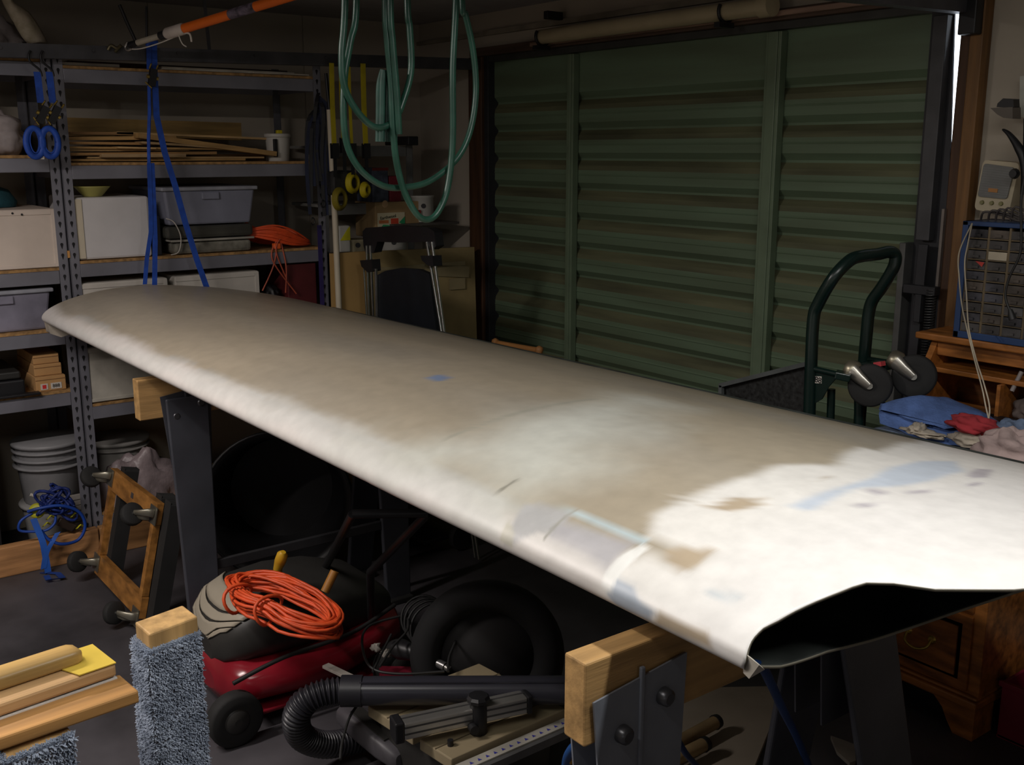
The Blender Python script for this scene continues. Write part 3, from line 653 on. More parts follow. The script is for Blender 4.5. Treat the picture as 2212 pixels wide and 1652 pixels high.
# thin strips on the top shelf
for y0,y1,x,c,l in ((1.05,1.25,-4.0,(.5,.45,.38),'short pale strip lying at the left end of the top shelf'),(1.40,1.93,-3.995,(.6,.55,.46),'long white strip lying on the top shelf right of the blue strap'),(1.75,1.99,-3.985,(.5,.47,.42),'short white strip at the right end of the top shelf')):
    solo('timber_strip',MB().box(x-.04,x,y0,y1,1.791,1.802 if y1<1.95 else 1.797),mat('strip%d'%int(c[0]*100),c,.7),l,'strip',bev=.002)
solo('dark_board',MB().box(-4.3,-4.1,1.1,1.95,1.791,1.815),wood('darkboard',(.10,.05,.03),'y'),'dark stained board lying at the back of the top shelf','timber')
# white bucket
def bucket(name,label,c,r0,r1,h,mt,lidmt=None,band=None,grp=None,rings=0):
    T=Thing(name,label,'bucket',c,group=grp); c=Vector(c)
    T.part('body',MB().lathe([(r0*.96,0),(r0,.004),(r1,h)],c,n=28),mt)
    T.part('rim',MB().lathe([(r1,h-.012),(r1*1.07,h-.012),(r1*1.08,h-.002),(r1*1.04,h+.003),(r1*.3,h+.004)],c,n=28),lidmt or mt)
    for k in range(rings):
        z=h-.035-k*.03; T.part('ring',MB().lathe([(r1*1.0,z),(r1*1.06,z+.002),(r1*1.06,z+.008),(r1*1.0,z+.010)],c,n=28),mt)
    return T
T=bucket('paint_pail','small white pail with a yellow clip, at the right end of the second shelf',(-4.06,1.875,1.458),.043,.050,.105,mat('pail_white',(.52,.50,.46),.45,var=.04))
T.part('dark_label',MB().box(-4.02,-4.008,1.835,1.85,1.475,1.545),BLACK,bev=.002); T.part('yellow_clip',MB().box(-4.05,-4.03,1.862,1.884,1.562,1.580),YELLOW,bev=.003)
# stacked buckets bottom left
GB=mat('bucket_grey',(.26,.26,.27),.5,var=.1)
bucket('plastic_bucket','upper nested grey bucket of the two on the floor under the left shelving',(-4.14,.92,.20),.105,.125,.235,GB,rings=3,grp='nested buckets on the floor')
bucket('plastic_bucket','lower white bucket of the nested pair on the floor under the left shelving',(-4.14,.92,.02),.10,.117,.175,mat('bucket_white',(.38,.38,.37),.5),grp='nested buckets on the floor')
m=MB()
for k in range(9): m.bar((-4.03+.0005*k,.93,.05+.0215*k),(-4.03,1.01,.05+.0215*k),.012,.018)
solo('paper_stack',m,mat('paper_grey',(.36,.33,.30),.9,bump=.4),'tall bundle of pale paper leaning on the buckets behind the left post','paper')
bucket('plastic_bucket','pale bucket behind the wooden castor frame on the floor',(-4.25,1.20,.02),.10,.12,.35,mat('bucket_pale',(.33,.32,.30),.5),rings=1)
def crumple(name,label,cat,c,rx,ry,rz,mt,seed,amp=.35,n=20):
    m=MB(); c=Vector(c); P=[]
    for i in range(n+1):
        th=math.pi*i/n; row=[]
        for j in range(n*2):
            ph=2*math.pi*j/(2*n); d=Vector((math.sin(th)*math.cos(ph),math.sin(th)*math.sin(ph),math.cos(th)))
            k=1+amp*noise.noise(d*2.2+Vector((seed,0,0)))+amp*.5*abs(noise.noise(d*6+Vector((0,seed,0))))
            p=c+Vector((d.x*rx,d.y*ry,d.z*rz))*k; p.z=max(p.z,c.z-rz*.8); row.append(p)
        P.append(row)
    m.grid(P,closed_v=True); return solo(name,m,mt,label,cat)
PL=mat('thin_plastic',(.55,.48,.47),.3,var=.2,scale=6,bump=.4)
crumple('plastic_bag','crumpled pinkish white plastic bag on the floor behind the castor frame','bag',(-4.055,1.22,.17),.045,.15,.17,mat('bag_pink',(.36,.29,.30),.4,var=.25,scale=10,bump=.5),1)
crumple('plastic_bag','crumpled translucent bag on the second shelf at the far left edge','bag',(-4.12,.80,1.545),.12,.13,.085,PL,2)
crumple('plastic_bag','crumpled grey bag on the top left shelf under the patterned sack','bag',(-4.12,.80,1.885),.10,.15,.085,mat('bag_grey',(.33,.29,.28),.6,var=.2,bump=.4),5)
# patterned sack leaning, top left
rows=[]
for i in range(13):
    t=i/12; a0=at(0-10*0,0,'x',-4.0); 
    L=at(float(np.interp(t,[0,.4,.8,1],[2,25,47,62])),float(np.interp(t,[0,.4,.8,1],[-8,38,77,93])),'x',-3.97); R=at(float(np.interp(t,[0,.15,.5,.7,1],[14,30,60,78,100])),float(np.interp(t,[0,.15,.5,.7,1],[-8,10,28,52,93])),'x',-3.99)
    rows.append([L.lerp(R,k/8)+Vector((.025*math.sin(math.pi*k/8)+.006*noise.noise(Vector((i*.6,k*.9,0))),0,0)) for k in range(9)])
m=MB().grid(rows); o=solo('cloth_sack',m,mat('sack_print',(.42,.36,.28),.8,var=.3,scale=30,col2=(.30,.26,.17)),'limp patterned cream sack flopping over the top left shelf above the track','sack'); md=o.modifiers.new('s','SOLIDIFY'); md.thickness=.006
solo('brown_carton',MB().box(-4.37,-4.29,.60,.86,1.486,1.72),mat('brown_dim',(.16,.09,.07),.8),'dim brown carton at the back of the far left second shelf','box',bev=.004)
# ================================================================ STRAPS on the track
def hook(T,x,y,z,s=1,parent=None):
    m=MB().tube(spline([(x+.004,y-.01*s,z+.012),(x+.006,y-.018*s,z-.004),(x+.006,y-.014*s,z-.025),(x+.006,y+.012*s,z-.048),(x+.006,y+.018*s,z-.07)],6),.0035,6); return T.part('hook',m,BLACK,parent=parent)
def ratchet(T,x,y,z,tilt):
    c=Vector((x+.01,y,z)); u=Vector((0,math.sin(tilt),math.cos(tilt))); v=Vector((0,math.cos(tilt),-math.sin(tilt)))
    r=T.part('ratchet',MB().bar(c-u*.03,c+u*.03,.004,.024,v).bar(c-u*.03+Vector((.014,0,0)),c+u*.03+Vector((.014,0,0)),.004,.024,v),BLACK)
    T.part('spool',MB().tube([c-v*.02+Vector((.007,0,0)),c+v*.02+Vector((.007,0,0))],.007,10),BRASS,parent=r)
    [T.part('handle',MB().tube(q,.0032,6),BRASS,parent=r) for q in ([c+u*.03+v*.012,c+u*.046+v*.012+Vector((.012,0,0))],[c+u*.03-v*.012,c+u*.046-v*.012+Vector((.012,0,0))],[c-u*.02-v*.02,c-u*.035+v*.004])]
for k,(px0,pxr,lab) in enumerate(((78,78,'left'),(104,108,'right'))):
    X=-3.893
    yt=at(px0-5,118,'x',X); T=Thing('ratchet_strap',f'blue ratchet strap with a coiled tail, {lab} one of the pair hooked on the track','strap',(X,yt.y,1.5),group='pair of blue ratchet straps on the track')
    hook(T,X,yt.y,yt.z,1)
    p1=at(px0+2,155,'x',X+.006); p2=at(px0+10,222,'x',X+.006); T.part('webbing',MB().strip([p1,p2],.022,.004,(0,1,0)),BLUEW)
    p=at(px0+12,248,'x',X+.006); ratchet(T,X,p.y,p.z,.5)
    T.part('link',MB().strip([at(px0+4,262,'x',X+.006),at(px0-12,285,'x',X+.006)],.010,.004,(0,1,0)),mat('link_brown',(.08,.05,.05),.7))
    c=at(px0-3 if k==0 else 108,308,'x',X+.008)
    for q in range(5): T.part('coil',MB().strip([c+Vector((.004*q-.006,.019*math.cos(a)*(1 if k else .8),.040*math.sin(a)+(.006 if math.sin(a)<0 else 0))) for a in [2*math.pi*j/24 for j in range(25)]],.012,.0022+.001*q,(1,0,0)),BLUEW) if q<2 else None
    m=MB().tube([c+Vector((.0,.027*math.cos(a),.047*math.sin(a))) for a in [2*math.pi*j/28 for j in range(28)]],.0065,8,closed=True,flat=1.6); T.part('coil_bundle',m,BLUEW)
    if k==0: T.part('tag',MB().box(X+.004,X+.006,*sorted((at(54,0,'x',X).y,at(63,0,'x',X).y)),at(58,344,'x',X).z,at(58,300,'x',X).z),WHITEP)
# long blue strap
T=Thing('ratchet_strap','long blue webbing strap hanging over the track down behind the wing','strap',(-3.89,1.33,1.0))
X=-3.888
a=lambda px,py,dx=0: at(px,py,'x',X+dx)
T.part('webbing',MB().strip([a(332,92),a(334,160),a(338,250),a(356,330),a(378,400),a(400,480),a(425,560),a(447,622)],.022,.003,(0,1,0)),BLUEW)
T.part('webbing',MB().strip([a(321,95,.004),a(322,150,.004)],.016,.003,(0,1,0)),BLUEW)
T.part('webbing',MB().strip([a(322,180,.004),a(323,240,.004),a(321,300,.004),a(322,352,.004)],.013,.003,(.75,.5,0)),BLUEW)
T.part('webbing',MB().strip([a(322,352,.004),a(325,440,.004),a(326,500,.004),a(317,560,.004),a(313,614,.004)],.015,.003,(0,1,0)),BLUEW)
T.part('webbing',MB().strip([a(328,352,.002),a(332,440,.002),a(335,520,.002),a(334,616,.002)],.018,.003,(0,1,0)),BLUEW)
p=a(326,168); ratchet(T,X,p.y,p.z,.2)
T.part('loop',MB().tube(spline([a(318,100,.01),a(325,92,.012),a(340,92,.01)],5),.008,8),BLUEW)
m=MB().tube(spline([a(258,10),a(275,50),a(288,78),a(294,92)],5),.006,8); solo('black_strut',m,BLACK,'thin black rod slanting from the ceiling to the track, left one','rod')
m=MB().tube([a(316,14),a(317,90)],.004,8); solo('black_strut',m,BLACK,'thin black upright rod above the long blue strap','rod')
m=MB().tube(spline([a(233,108,-.004),a(240,98,.0),a(252,104,.0),a(262,98,.0),a(248,112,.0)],5),.006,6); solo('shackle',m,mat('dull_brass',(.2,.17,.1),.4,.7),'tarnished metal shackle hooked on the track left of the pole saw','shackle')
# dark strap bundle at right of unit B
T=Thing('strap_bundle','hanging bundle of dark blue and black straps at the right end of the shelving','strap',(-3.95,1.97,1.4))
random.seed(5); NB=mat('navy_strap',(.012,.018,.05),.7)
for k in range(12):
    px=665+4.2*k; y0=random.uniform(215,265); y1=random.uniform(380,470)
    T.part('strap',MB().strip(spline([at(688,y0-15,'x',-3.955),at(px,y0+15,'x',-3.945+.004*(k%3)),at(px-4+random.uniform(-3,3),(y0+y1)/2,'x',-3.945),at(px+random.uniform(-2,4),y1,'x',-3.945)],4),.014,.003,(.3,1,0)),NB if k%2 else BLACK)
for px,py in ((676,478),(712,430),(698,440)):
    c=at(px,py,'x',-3.94); T.part('hook',MB().tube([c+Vector((0,.008*math.cos(q),.014*math.sin(q))) for q in [math.radians(20*j) for j in range(-8,9)]],.0025,6),BLACK)
# orange cord coil on the shelf
random.seed(11)
T=Thing('extension_cord','orange extension cord bundled on the shelf with loops hanging down to the wing','cord',(-4.0,1.85,1.11))
for k in range(14):
    z=1.118+.0045*k; dy=random.uniform(-.012,.012)
    T.part('strand',MB().tube(spline([(-4.02,1.72+dy,z+.05*(1-k/20)),(-3.99,1.80+dy,z+.03),(-3.985,1.88+dy,z+.008),(-4.02,1.97+dy,1.120+.001*k),(-4.1,1.93,z),(-4.12,1.80,z+.01),(-4.06,1.71+dy,z+.045)],4),.0035,5),ORANGE)
for (a_,b_,c_) in (((600,512),(592,570),(567,628)),((600,515),(588,560),(640,634)),((604,512),(618,575),(617,632)),((610,510),(596,540),(618,600))):
    T.part('loop',MB().tube(spline([at(*a_,'x',-3.99),at(*b_,'x',-3.972),at(*c_,'x',-3.975)],8),.0032,5),mat('orange_dull',(.5,.10,.05),.5))
T.part('plug',MB().box(-4.0,-3.975,1.80,1.83,1.112,1.135),mat('plug_orange',(.8,.12,.02),.5),bev=.004)
# dark red / cardboard things at right end below
solo('red_crate',MB().box(-4.2,-3.995,1.86,1.99,.866,1.045),mat('dim_red',(.10,.01,.012),.6),'dark red box in the shade at the right end of the shelving','box',bev=.004)
crumple('black_bag','black crumpled bag beside the dark red box on the shelving','bag',(-4.05,1.80,.915),.06,.035,.045,BLACK,9)
# black floor item far left bottom
solo('dark_cabinet',MB().box(-4.3,-4.0,.2,.70,.02,.56),mat('dark_fabric',(.02,.018,.02),.8),'black cloth covered box on the floor under the far left shelving','box',bev=.01)
# ================================================================ GREEN HOSE hanging over the wing
HOSE=mat('green_hose',(.018,.075,.05),.35,var=.15,scale=30)
HX=-1.9
hz=lambda px,py,dx=0: at(px,py,'x',HX+dx)
T=Thing('green_hose','green garden hose hanging in long loops from the ceiling over the wing','hose',hz(880,0)+Vector((0,0,.3)))
top=lambda px,dx=0: Vector((HX+dx,hz(px,0).y,CEIL))
T.part('loop',MB().tube(spline([top(752,.01),hz(745,0,.01),hz(738,120,.01),hz(745,190,.01),hz(775,245,.01),hz(812,275,.01),hz(850,262,.01),hz(872,215,.01),hz(888,150,.01),hz(885,60,.01),hz(880,0,.01),top(878,.01)],7),.0068,10),HOSE)
T.part('loop',MB().tube(spline([top(775),hz(770,0),hz(757,90),hz(745,160),hz(742,250),hz(752,320),hz(782,370),hz(830,402),hz(880,404),hz(930,390),hz(985,345),hz(1015,285),hz(1028,200),hz(1022,110),hz(1005,30),hz(998,0),top(992)],7),.0066,10),HOSE)
T.part('loop',MB().tube(spline([top(830,.02),hz(832,0,.02),hz(836,80,.02),hz(845,180,.02),hz(848,260,.02),hz(855,340,.02),hz(872,410,.02),hz(900,462,.02),hz(925,474,.02),hz(948,455,.02),hz(968,400,.02),hz(978,300,.02),hz(978,150,.02),hz(985,0,.02),top(985,.02)],7),.0068,10),HOSE)
T.part('loop',MB().tube(spline([top(838,.03),hz(843,0,.03),hz(848,90,.03),hz(857,200,.03),hz(862,290,.03)],6),.0068,10),HOSE)
HB=mat('green_hose_bundle',(.02,.075,.055),.6,var=.2,scale=30)
for k in range(6):
    px=819+7*k; dx=.006*math.sin(k*2.1)
    T.part('folded_strand',MB().tube(spline([hz(827+2.5*k,152,dx),hz(px,185,dx),hz(px-1,250,dx),hz(px-2,306,dx)],4),.0062,8),HB)
T.part('hanger',MB().box(HX-.06,HX+.08,hz(745,0).y-.02,hz(1000,0).y+.02,CEIL-.012,CEIL-.001),BLACK)
# ================================================================ ORANGE POLE SAW
a=at(398,58,'x',-3.42); a=Vector((-3.86,1.21,1.905)); 
A=at(272,100,'x',-3.80); B=at(600,0,'z',1.955); d=(B-A); 
def P_(px): return A+d*((px-272)/(600-272)*1.0)
# solve the positions along the pole for given photo columns
def along(px):
    lo,hi=-.3,3
    for _ in range(40):
        mid=(lo+hi)/2; q=A+d*mid-CAM; X=CX+F*q.dot(RT)/q.dot(FWD)
        if X<px: lo=mid
        else: hi=mid
    return A+d*lo
T=Thing('pole_saw','orange pole with a white head lying high across the door track','pole',along(400))
T.part('tube',MB().tube([along(392),A+d*3.0],.0155,16),mat('orange_pole',(.85,.16,.01),.4,var=.05))
T.part('collar',MB().tube([along(358),along(362),along(395),along(398)],[.014,.019,.019,.017],16),mat('pole_white',(.60,.53,.48),.5))
T.part('black_ring',MB().tube([along(346),along(358)],.0135,16),BLACK)
T.part('inner_rod',MB().tube([along(297),along(348)],.010,14),mat('rod_white',(.50,.45,.36),.5))
T.part('head',MB().tube([along(276),along(280),along(296)],[.004,.011,.010],10),BLACK)
T.part('hook',MB().tube(spline([along(277)+Vector((0,0,.012)),along(271),along(275)+Vector((0,0,-.014)),along(284)+Vector((0,0,-.012))],5),.005,8),CHROME)
T.part('rope',MB().tube(spline([along(282)+Vector((0,0,-.014)),along(305)+Vector((0,0,-.022)),along(345)+Vector((0,0,-.022)),along(382)+Vector((0,0,-.016))],6),.0022,6),WHITEP)
T.part('rope',MB().tube(spline([along(384)+Vector((0,0,.016)),along(385)+Vector((.004,0,-.018)),along(392)+Vector((0,0,-.045)),along(400)+Vector((0,0,-.058))],6),.0022,6),WHITEP)
T.part('rope',MB().tube(spline([along(398)+Vector((0,0,-.014)),along(409)+Vector((0,0,-.022)),along(412)+Vector((0,0,-.048))],6),.0036,6),WHITEP)
q0,q1=along(497),along(552); T.part('label_plate',MB().tube([q0,q1],.0158,16),mat('pole_label',(.16,.13,.18),.5,var=.4,scale=60))
# ================================================================ BACK CORNER
# third shelving
T=Thing('shelving_unit','grey shelving in the back corner, behind yellow straps and cardboard','shelving',(-4.25,2.3,0),group='steel garage shelving along the left wall')
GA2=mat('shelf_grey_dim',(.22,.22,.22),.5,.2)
upright(T,-4.10,2.08,1.56,1,False,GA2); upright(T,-4.10,2.535,1.55,-1,False,GA2)
for z in (1.52,1.275,1.0,.6,.15):
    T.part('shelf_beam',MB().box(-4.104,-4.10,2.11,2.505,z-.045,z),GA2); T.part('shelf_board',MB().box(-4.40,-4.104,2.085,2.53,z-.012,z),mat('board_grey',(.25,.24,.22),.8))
C3=-4.09
def on3(px,py,dx=0): return at(px,py,'x',C3+dx)
# yellow straps
for k,(px,pt,pb,w) in enumerate(((716,142,312,.020),(736,142,300,.018),(754,150,312,.012),(784,143,312,.022))):
    X=-3.885; T=Thing('yellow_strap',['leftmost yellow webbing strap hanging off the track in the back corner','second yellow webbing strap in the back corner, just left of the green hose','thin yellow webbing strap in the back corner seen behind the green hose','widest yellow webbing strap, nearest to the folded green hose'][k],'strap',at(px,pb,'x',X),group='yellow straps on the track')
    T.part('webbing',MB().strip([at(px,pt-6,'x',X),at(px+2,(pt+pb)/2,'x',X),at(px+6,pb,'x',X)],w,.003,(0,1,0)),YELLOW)
    p=at(px+7,pb+14,'x',X); r=T.part('ratchet',MB().box(X-.012,X-.008,p.y-.014,p.y+.014,p.z-.03,p.z+.03).box(X+.008,X+.012,p.y-.014,p.y+.014,p.z-.03,p.z+.03),BLACK)
    T.part('tail',MB().strip([p,at(px+9,pb+70,'x',X)],.014,.004,(0,1,0)),BLACK)
for k,(px,py,r_) in enumerate(((763,395,.026),(790,410,.018),(735,430,.028))):
    c=at(px,py,'x',-3.90+.01*k); m=MB()
    for q in range(3): m.torus(c+Vector((.008*q-.008,0,0)),(1,.5,0),r_*1.45-.004*q,.008,24,6,sq=1)
    solo('webbing_coil',m,YELLOW if k<2 else mat('dim_yellow',(.25,.2,.01),.7),['bright yellow coiled webbing roll hanging below the yellow straps','small yellow and white webbing coil right of the bright roll','dull olive webbing coil low beside the cream tube'][k],'coil',kind=None)
solo('strap_hardware',MB().box(-4.02,-3.90,2.03,2.14,1.32,1.42),mat('hardware_dark',(.03,.03,.03),.6,.3,bump=.6),'dark tangle of strap ratchets behind the yellow coil','hardware',bev=.012)
# boxes on the third shelf
T=Thing('cardboard_box','cardboard box with a green and orange printed label above the black trolley handle','box',(-4.1,2.40,1.10))
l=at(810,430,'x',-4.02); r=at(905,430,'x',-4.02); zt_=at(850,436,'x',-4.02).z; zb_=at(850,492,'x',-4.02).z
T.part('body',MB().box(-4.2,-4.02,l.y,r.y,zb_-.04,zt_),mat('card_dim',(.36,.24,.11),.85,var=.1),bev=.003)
la=at(816,492,'x',-4.018); lb_=at(874,458,'x',-4.018)
s=T.part('label',MB().box(-4.019,-4.0175,la.y,lb_.y,la.z,lb_.z),mat('label_cream',(.62,.56,.38),.6,var=.03))
w_=lb_.y-la.y; h_=lb_.z-la.z
T.part('orange_print',MB().box(-4.0174,-4.0170,la.y+w_*.05,la.y+w_*.40,la.z+h_*.28,la.z+h_*.50),mat('print_orange',(.62,.2,.07),.6),parent=s)
T.part('red_print',MB().box(-4.0174,-4.0170,la.y+w_*.48,la.y+w_*.76,la.z+h_*.22,la.z+h_*.60),mat('print_red',(.65,.07,.03),.6),parent=s)
m=MB(); m.add([(-4.0168,la.y+w_*.78,la.z+h_*.3),(-4.0168,la.y+w_,la.z+h_*.08),(-4.0168,la.y+w_,la.z+h_*.72)],[(0,1,2)]); T.part('green_corner',m,mat('print_green',(.03,.36,.14),.6),parent=s)
m=MB(); m.add([(-4.0168,la.y+w_*.12,la.z+h_*.03),(-4.0168,la.y+w_*.75,la.z+h_*.02),(-4.0168,la.y+w_*.5,la.z+h_*.13),(-4.0168,la.y+w_*.2,la.z+h_*.2)],[(0,1,2,3)]); T.part('green_swoosh',m,MATS['print_green'],parent=s)
T.part('print',text_mb('Earthwool',(-4.0166,la.y+w_*.38,la.z+h_*.70),(0,1,.12),(0,-.12,1),.019),mat('print_dark',(.05,.06,.04),.6),parent=s)
T.part('orange_dab',MB().lathe([(.016,0),(.014,.001)],(-4.02,at(832,437,'x',-4.02).y,zt_-.008),(1,0,0),12),mat('dab',(.6,.38,.2),.7))
def can(name,label,c,r,h,dot=True,mt=WHITEP,ax=(.9,-.45,0)):
    T=Thing(name,label,'container',c); T.part('body',MB().lathe([(r*.96,0),(r,.004),(r,h-.01),(r*1.05,h-.008),(r*1.05,h)],c,n=24),mt)
    if dot:
        dv=Vector(ax).normalized(); cc=Vector(c)+dv*(r-.001)+Vector((0,0,h*.62)); T.part('black_dot',MB().lathe([(.011,0),(.010,.003)],cc,dv,14),BLACK)
    return T
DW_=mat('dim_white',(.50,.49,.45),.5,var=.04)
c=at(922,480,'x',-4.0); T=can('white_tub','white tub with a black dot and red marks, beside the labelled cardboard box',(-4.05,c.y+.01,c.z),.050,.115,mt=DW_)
T.part('red_marks',MB().box(-4.005,-4.000,c.y-.045,c.y-.03,c.z+.03,c.z+.055).box(-4.004,-3.999,c.y-.035,c.y-.025,c.z+.012,c.z+.022),mat('mark_red',(.3,.02,.02),.6),kind='stuff')
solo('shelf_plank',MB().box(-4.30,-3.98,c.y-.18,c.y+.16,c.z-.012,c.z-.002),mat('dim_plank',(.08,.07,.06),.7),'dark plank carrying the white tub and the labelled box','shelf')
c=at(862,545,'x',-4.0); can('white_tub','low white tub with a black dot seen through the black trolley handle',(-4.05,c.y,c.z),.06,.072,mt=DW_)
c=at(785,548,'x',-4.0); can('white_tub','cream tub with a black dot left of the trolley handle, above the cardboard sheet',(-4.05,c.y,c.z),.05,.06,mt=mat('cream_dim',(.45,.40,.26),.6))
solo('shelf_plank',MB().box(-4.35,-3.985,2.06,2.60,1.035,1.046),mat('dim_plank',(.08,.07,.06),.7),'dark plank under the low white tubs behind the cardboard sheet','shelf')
p0=at(738,520,'x',-4.0); p1=at(757,487,'x',-4.0)
T=Thing('spray_bottle','white and yellow spray pack on the corner shelf right of the cream tube','bottle',(-4.03,(p0.y+p1.y)/2,p0.z)); 
T.part('body',MB().box(-4.05,-4.01,p0.y-.006,p1.y+.004,p0.z-.05,p1.z),DW_,bev=.006); T.part('yellow_print',MB().prism([(-4.009,p0.y-.002,p0.z),(-4.009,p1.y+.002,p0.z),(-4.009,p1.y+.002,p1.z-.004),(-4.009,p1.y-.008,p1.z-.012)],(.001,0,0)),mat('bright_yellow',(.7,.65,.02),.5))
solo('dark_jar',MB().lathe([(.02,0),(.022,.01),(.022,.05),(.012,.06),(.012,.07)],(-4.04,p0.y+.005,1.047),n=16),mat('jar_dark',(.08,.05,.05),.3),'small dark jar below the spray pack','jar')
T=Thing('product_box','blue and white carton on the corner shelf behind the green hose','box',(-4.2,2.27,1.28)); a=at(805,432,'x',-4.06); b=at(838,362,'x',-4.06)
T.part('body',MB().box(-4.2,-4.06,a.y,b.y,1.276,b.z),mat('carton_blue',(.10,.12,.18),.6,var=.3,scale=30),bev=.003); T.part('red_top',MB().box(-4.058,-4.056,a.y,b.y,b.z-.012,b.z),mat('dim_red2',(.3,.04,.03),.6))
a=at(842,430,'x',-4.06); b=at(866,380,'x',-4.06); solo('product_box',MB().box(-4.2,-4.06,a.y,b.y,1.276,b.z),mat('dim_red3',(.22,.015,.03),.6),'dark red carton on the corner shelf right of the blue carton','box',bev=.003)
solo('grey_block',MB().box(-4.2,-4.0,*(at(862,0,'x',-4.05).y,at(885,0,'x',-4.05).y),1.522,1.56),BLACK,'small dark box on top of the corner shelving','box',bev=.004)
# cardboard sheets leaning behind the trolley
def sheet_q(name,label,pts,X0_,th,mt):
    q=[at(px,py,'x',X0_) for px,py in pts]; m=MB().prism(q,(-th,0,0)); return solo(name,m,mt,label,'cardboard')
CB1=mat('card_left',(.42,.26,.09),.85,var=.08,scale=4); CB2=mat('card_right',(.33,.25,.11),.8,var=.15,scale=6)
ql=[Vector((-3.93,2.03,.02)),Vector((-3.93,2.20,.02)),Vector((-3.93,2.20,1.085)),Vector((-3.93,2.03,1.085))]
T=Thing('cardboard_sheet','plain brown cardboard sheet standing right of the cream tube','cardboard',(-3.93,2.1,.0),group='cardboard standing in the back corner'); T.part('board',MB().prism(ql,(-.02,0,0)),CB1)
qr=[Vector((-3.95,2.17,.02)),Vector((-3.88,2.74,.02)),Vector((-3.89,2.72,1.078)),Vector((-3.95,2.17,1.083))]
T=Thing('cardboard_sheet','large taped cardboard sheet standing behind the black trolley','cardboard',(-3.93,2.45,.0),group='cardboard standing in the back corner'); s=T.part('board',MB().prism(qr,(-.02,0,0)),CB2)
dn=(qr[1]-qr[0]).normalized()
def tape(t0,t1,z0,z1,w):
    a=qr[0]+dn*t0+Vector((.003,0,z0)); b=qr[0]+dn*t1+Vector((.003,0,z1)); return MB().bar(a,b,.001,w,(0,0,1))
TP=mat('clear_tape',(.33,.27,.15),.25,var=.1)
for t in ((.02,.5,.98,.99,.02),(.30,.52,.97,.95,.05),(.42,.50,.90,.90,.05)): T.part('tape',tape(*t),TP)
# black folding trolley / step with chrome rails
T=Thing('folding_trolley','black folding trolley with chrome rails standing before the cardboard','trolley',(-3.7,2.25,0))
TX=lambda px,py: at(px,py,'y',2.13)
m=MB()
hp=[TX(*p) for p in ((783,500),(790,492),(860,487),(925,492),(938,500),(942,532),(930,540),(920,522),(860,524),(815,522),(808,545),(790,548),(785,530))]
cen=sum((p for p in hp),Vector())/len(hp)
m.prism(hp,(.0,.035,0)); T.part('top_handle',m,BLACK,bev=.004)
def rail(p0,p1,w=.009,dy=0): 
    a,b=TX(*p0),TX(*p1); a=a+Vector((0,dy,0)); b=b+Vector((0,dy,0)); d=b-a; k=(a.z-.01)/(a.z-b.z); e=a+d*k
    T.part('rail',MB().bar(a,e,w,w,(0,1,0)),CHROME,bev=.0015)
rail((792,530),(797,680)); rail((800,530),(806,680))
rail((786,580),(792,680),.007); rail((812,580),(814,690),.010)
rail((922,522),(952,705)); rail((933,522),(958,705))
for q in (((783,562),(808,560),(810,585),(800,588),(786,575)),((914,552),(940,552),(942,575),(930,573),(917,562))):
    T.part('clamp',MB().prism([TX(*p)+Vector((0,-.012,0)) for p in q],(0,.04,0)),BLACK,bev=.003)
pp=[TX(810,595),TX(830,585),TX(862,579),(TX(900,582)),TX(925,592)]+[TX(955,735),TX(815,720)]
bl=pp[-1]; brr=pp[-2]
pp[-1]=Vector((TX(817,735).x,2.13,.10)); pp[-2]=Vector((TX(965,735).x+.04,2.13,.10))
T.part('panel',MB().prism([p+Vector((0,.006,0)) for p in pp],(0,.02,0)),mat('navy_black',(.008,.011,.016),.5),bev=.004)
for x_ in (pp[-1].x,pp[-2].x): T.part('wheel',MB().lathe([(.05,0),(.055,.008),(.055,.022),(.05,.03)],(x_,2.15,.056),(1,0,0),20),RUBBER)
T.part('base_plate',MB().box(pp[-1].x,pp[-2].x,1.99,2.14,.05,.065),BLACK,bev=.003)
# low wooden item behind the wing by the door
a=at(1068,735,'y',2.45); b=at(1172,758,'y',2.45)
T=Thing('wooden_rail','small turned wooden chair rail showing above the trailing edge before the door','chair rail',(a.x,2.45,0))
ca=wood('rail_brown',(.38,.17,.05),'x')
a2=at(1070,740,'y',2.45); b2=at(1165,757,'y',2.45)
T.part('crossbar',MB().tube([a2,b2],.011,10),ca)
for p in (a2,b2): T.part('post',MB().lathe([(.012,0),(.012,p.z-.01),(.016,p.z),(.014,p.z+.012),(.004,p.z+.018)],(p.x,2.45,0),n=12),ca)
# ================================================================ GREEN PLATFORM TROLLEY (folded, castors up)
GRN=mat('dark_green_tube',(.004,.016,.013),.3,var=.1)
TY=2.30
g=lambda px,py,dy=0: at(px,py,'y',TY+dy)
T=Thing('platform_trolley','dark green folded platform trolley with a tall tube handle and castors','trolley',(g(1800,800).x,TY,0))
hd=spline([g(1748,905),g(1752,790),g(1757,690),g(1768,655),g(1800,600),g(1835,563,.04),g(1862,553,.08),g(1895,549,.14),g(1920,544,.18),g(1934,552,.2),g(1930,578,.2),g(1905,620,.2),g(1884,650,.2),g(1876,680,.2),g(1872,720,.2),g(1866,785,.2)],6)
z0=hd[0]; z1=hd[-1]
hd=[Vector((z0.x,z0.y,.12))]+hd+[Vector((z1.x,z1.y,.12))]
T.part('handle',MB().tube(hd,.0165,14),GRN)
T.part('side_plate',MB().prism([g(1742,795),g(1810,812),g(1790,835),g(1775,862),g(1745,880)],(0,.004,0)),GRN,bev=.001)
T.part('cross_tube',MB().tube([g(1752,795),g(1808,808)],.008,10).tube([g(1808,808),g(1812,806)],.008,10),GRN)
T.part('cross_tube',MB().tube([g(1870,775,.2),g(1920,783,.2)],.008,10),GRN)
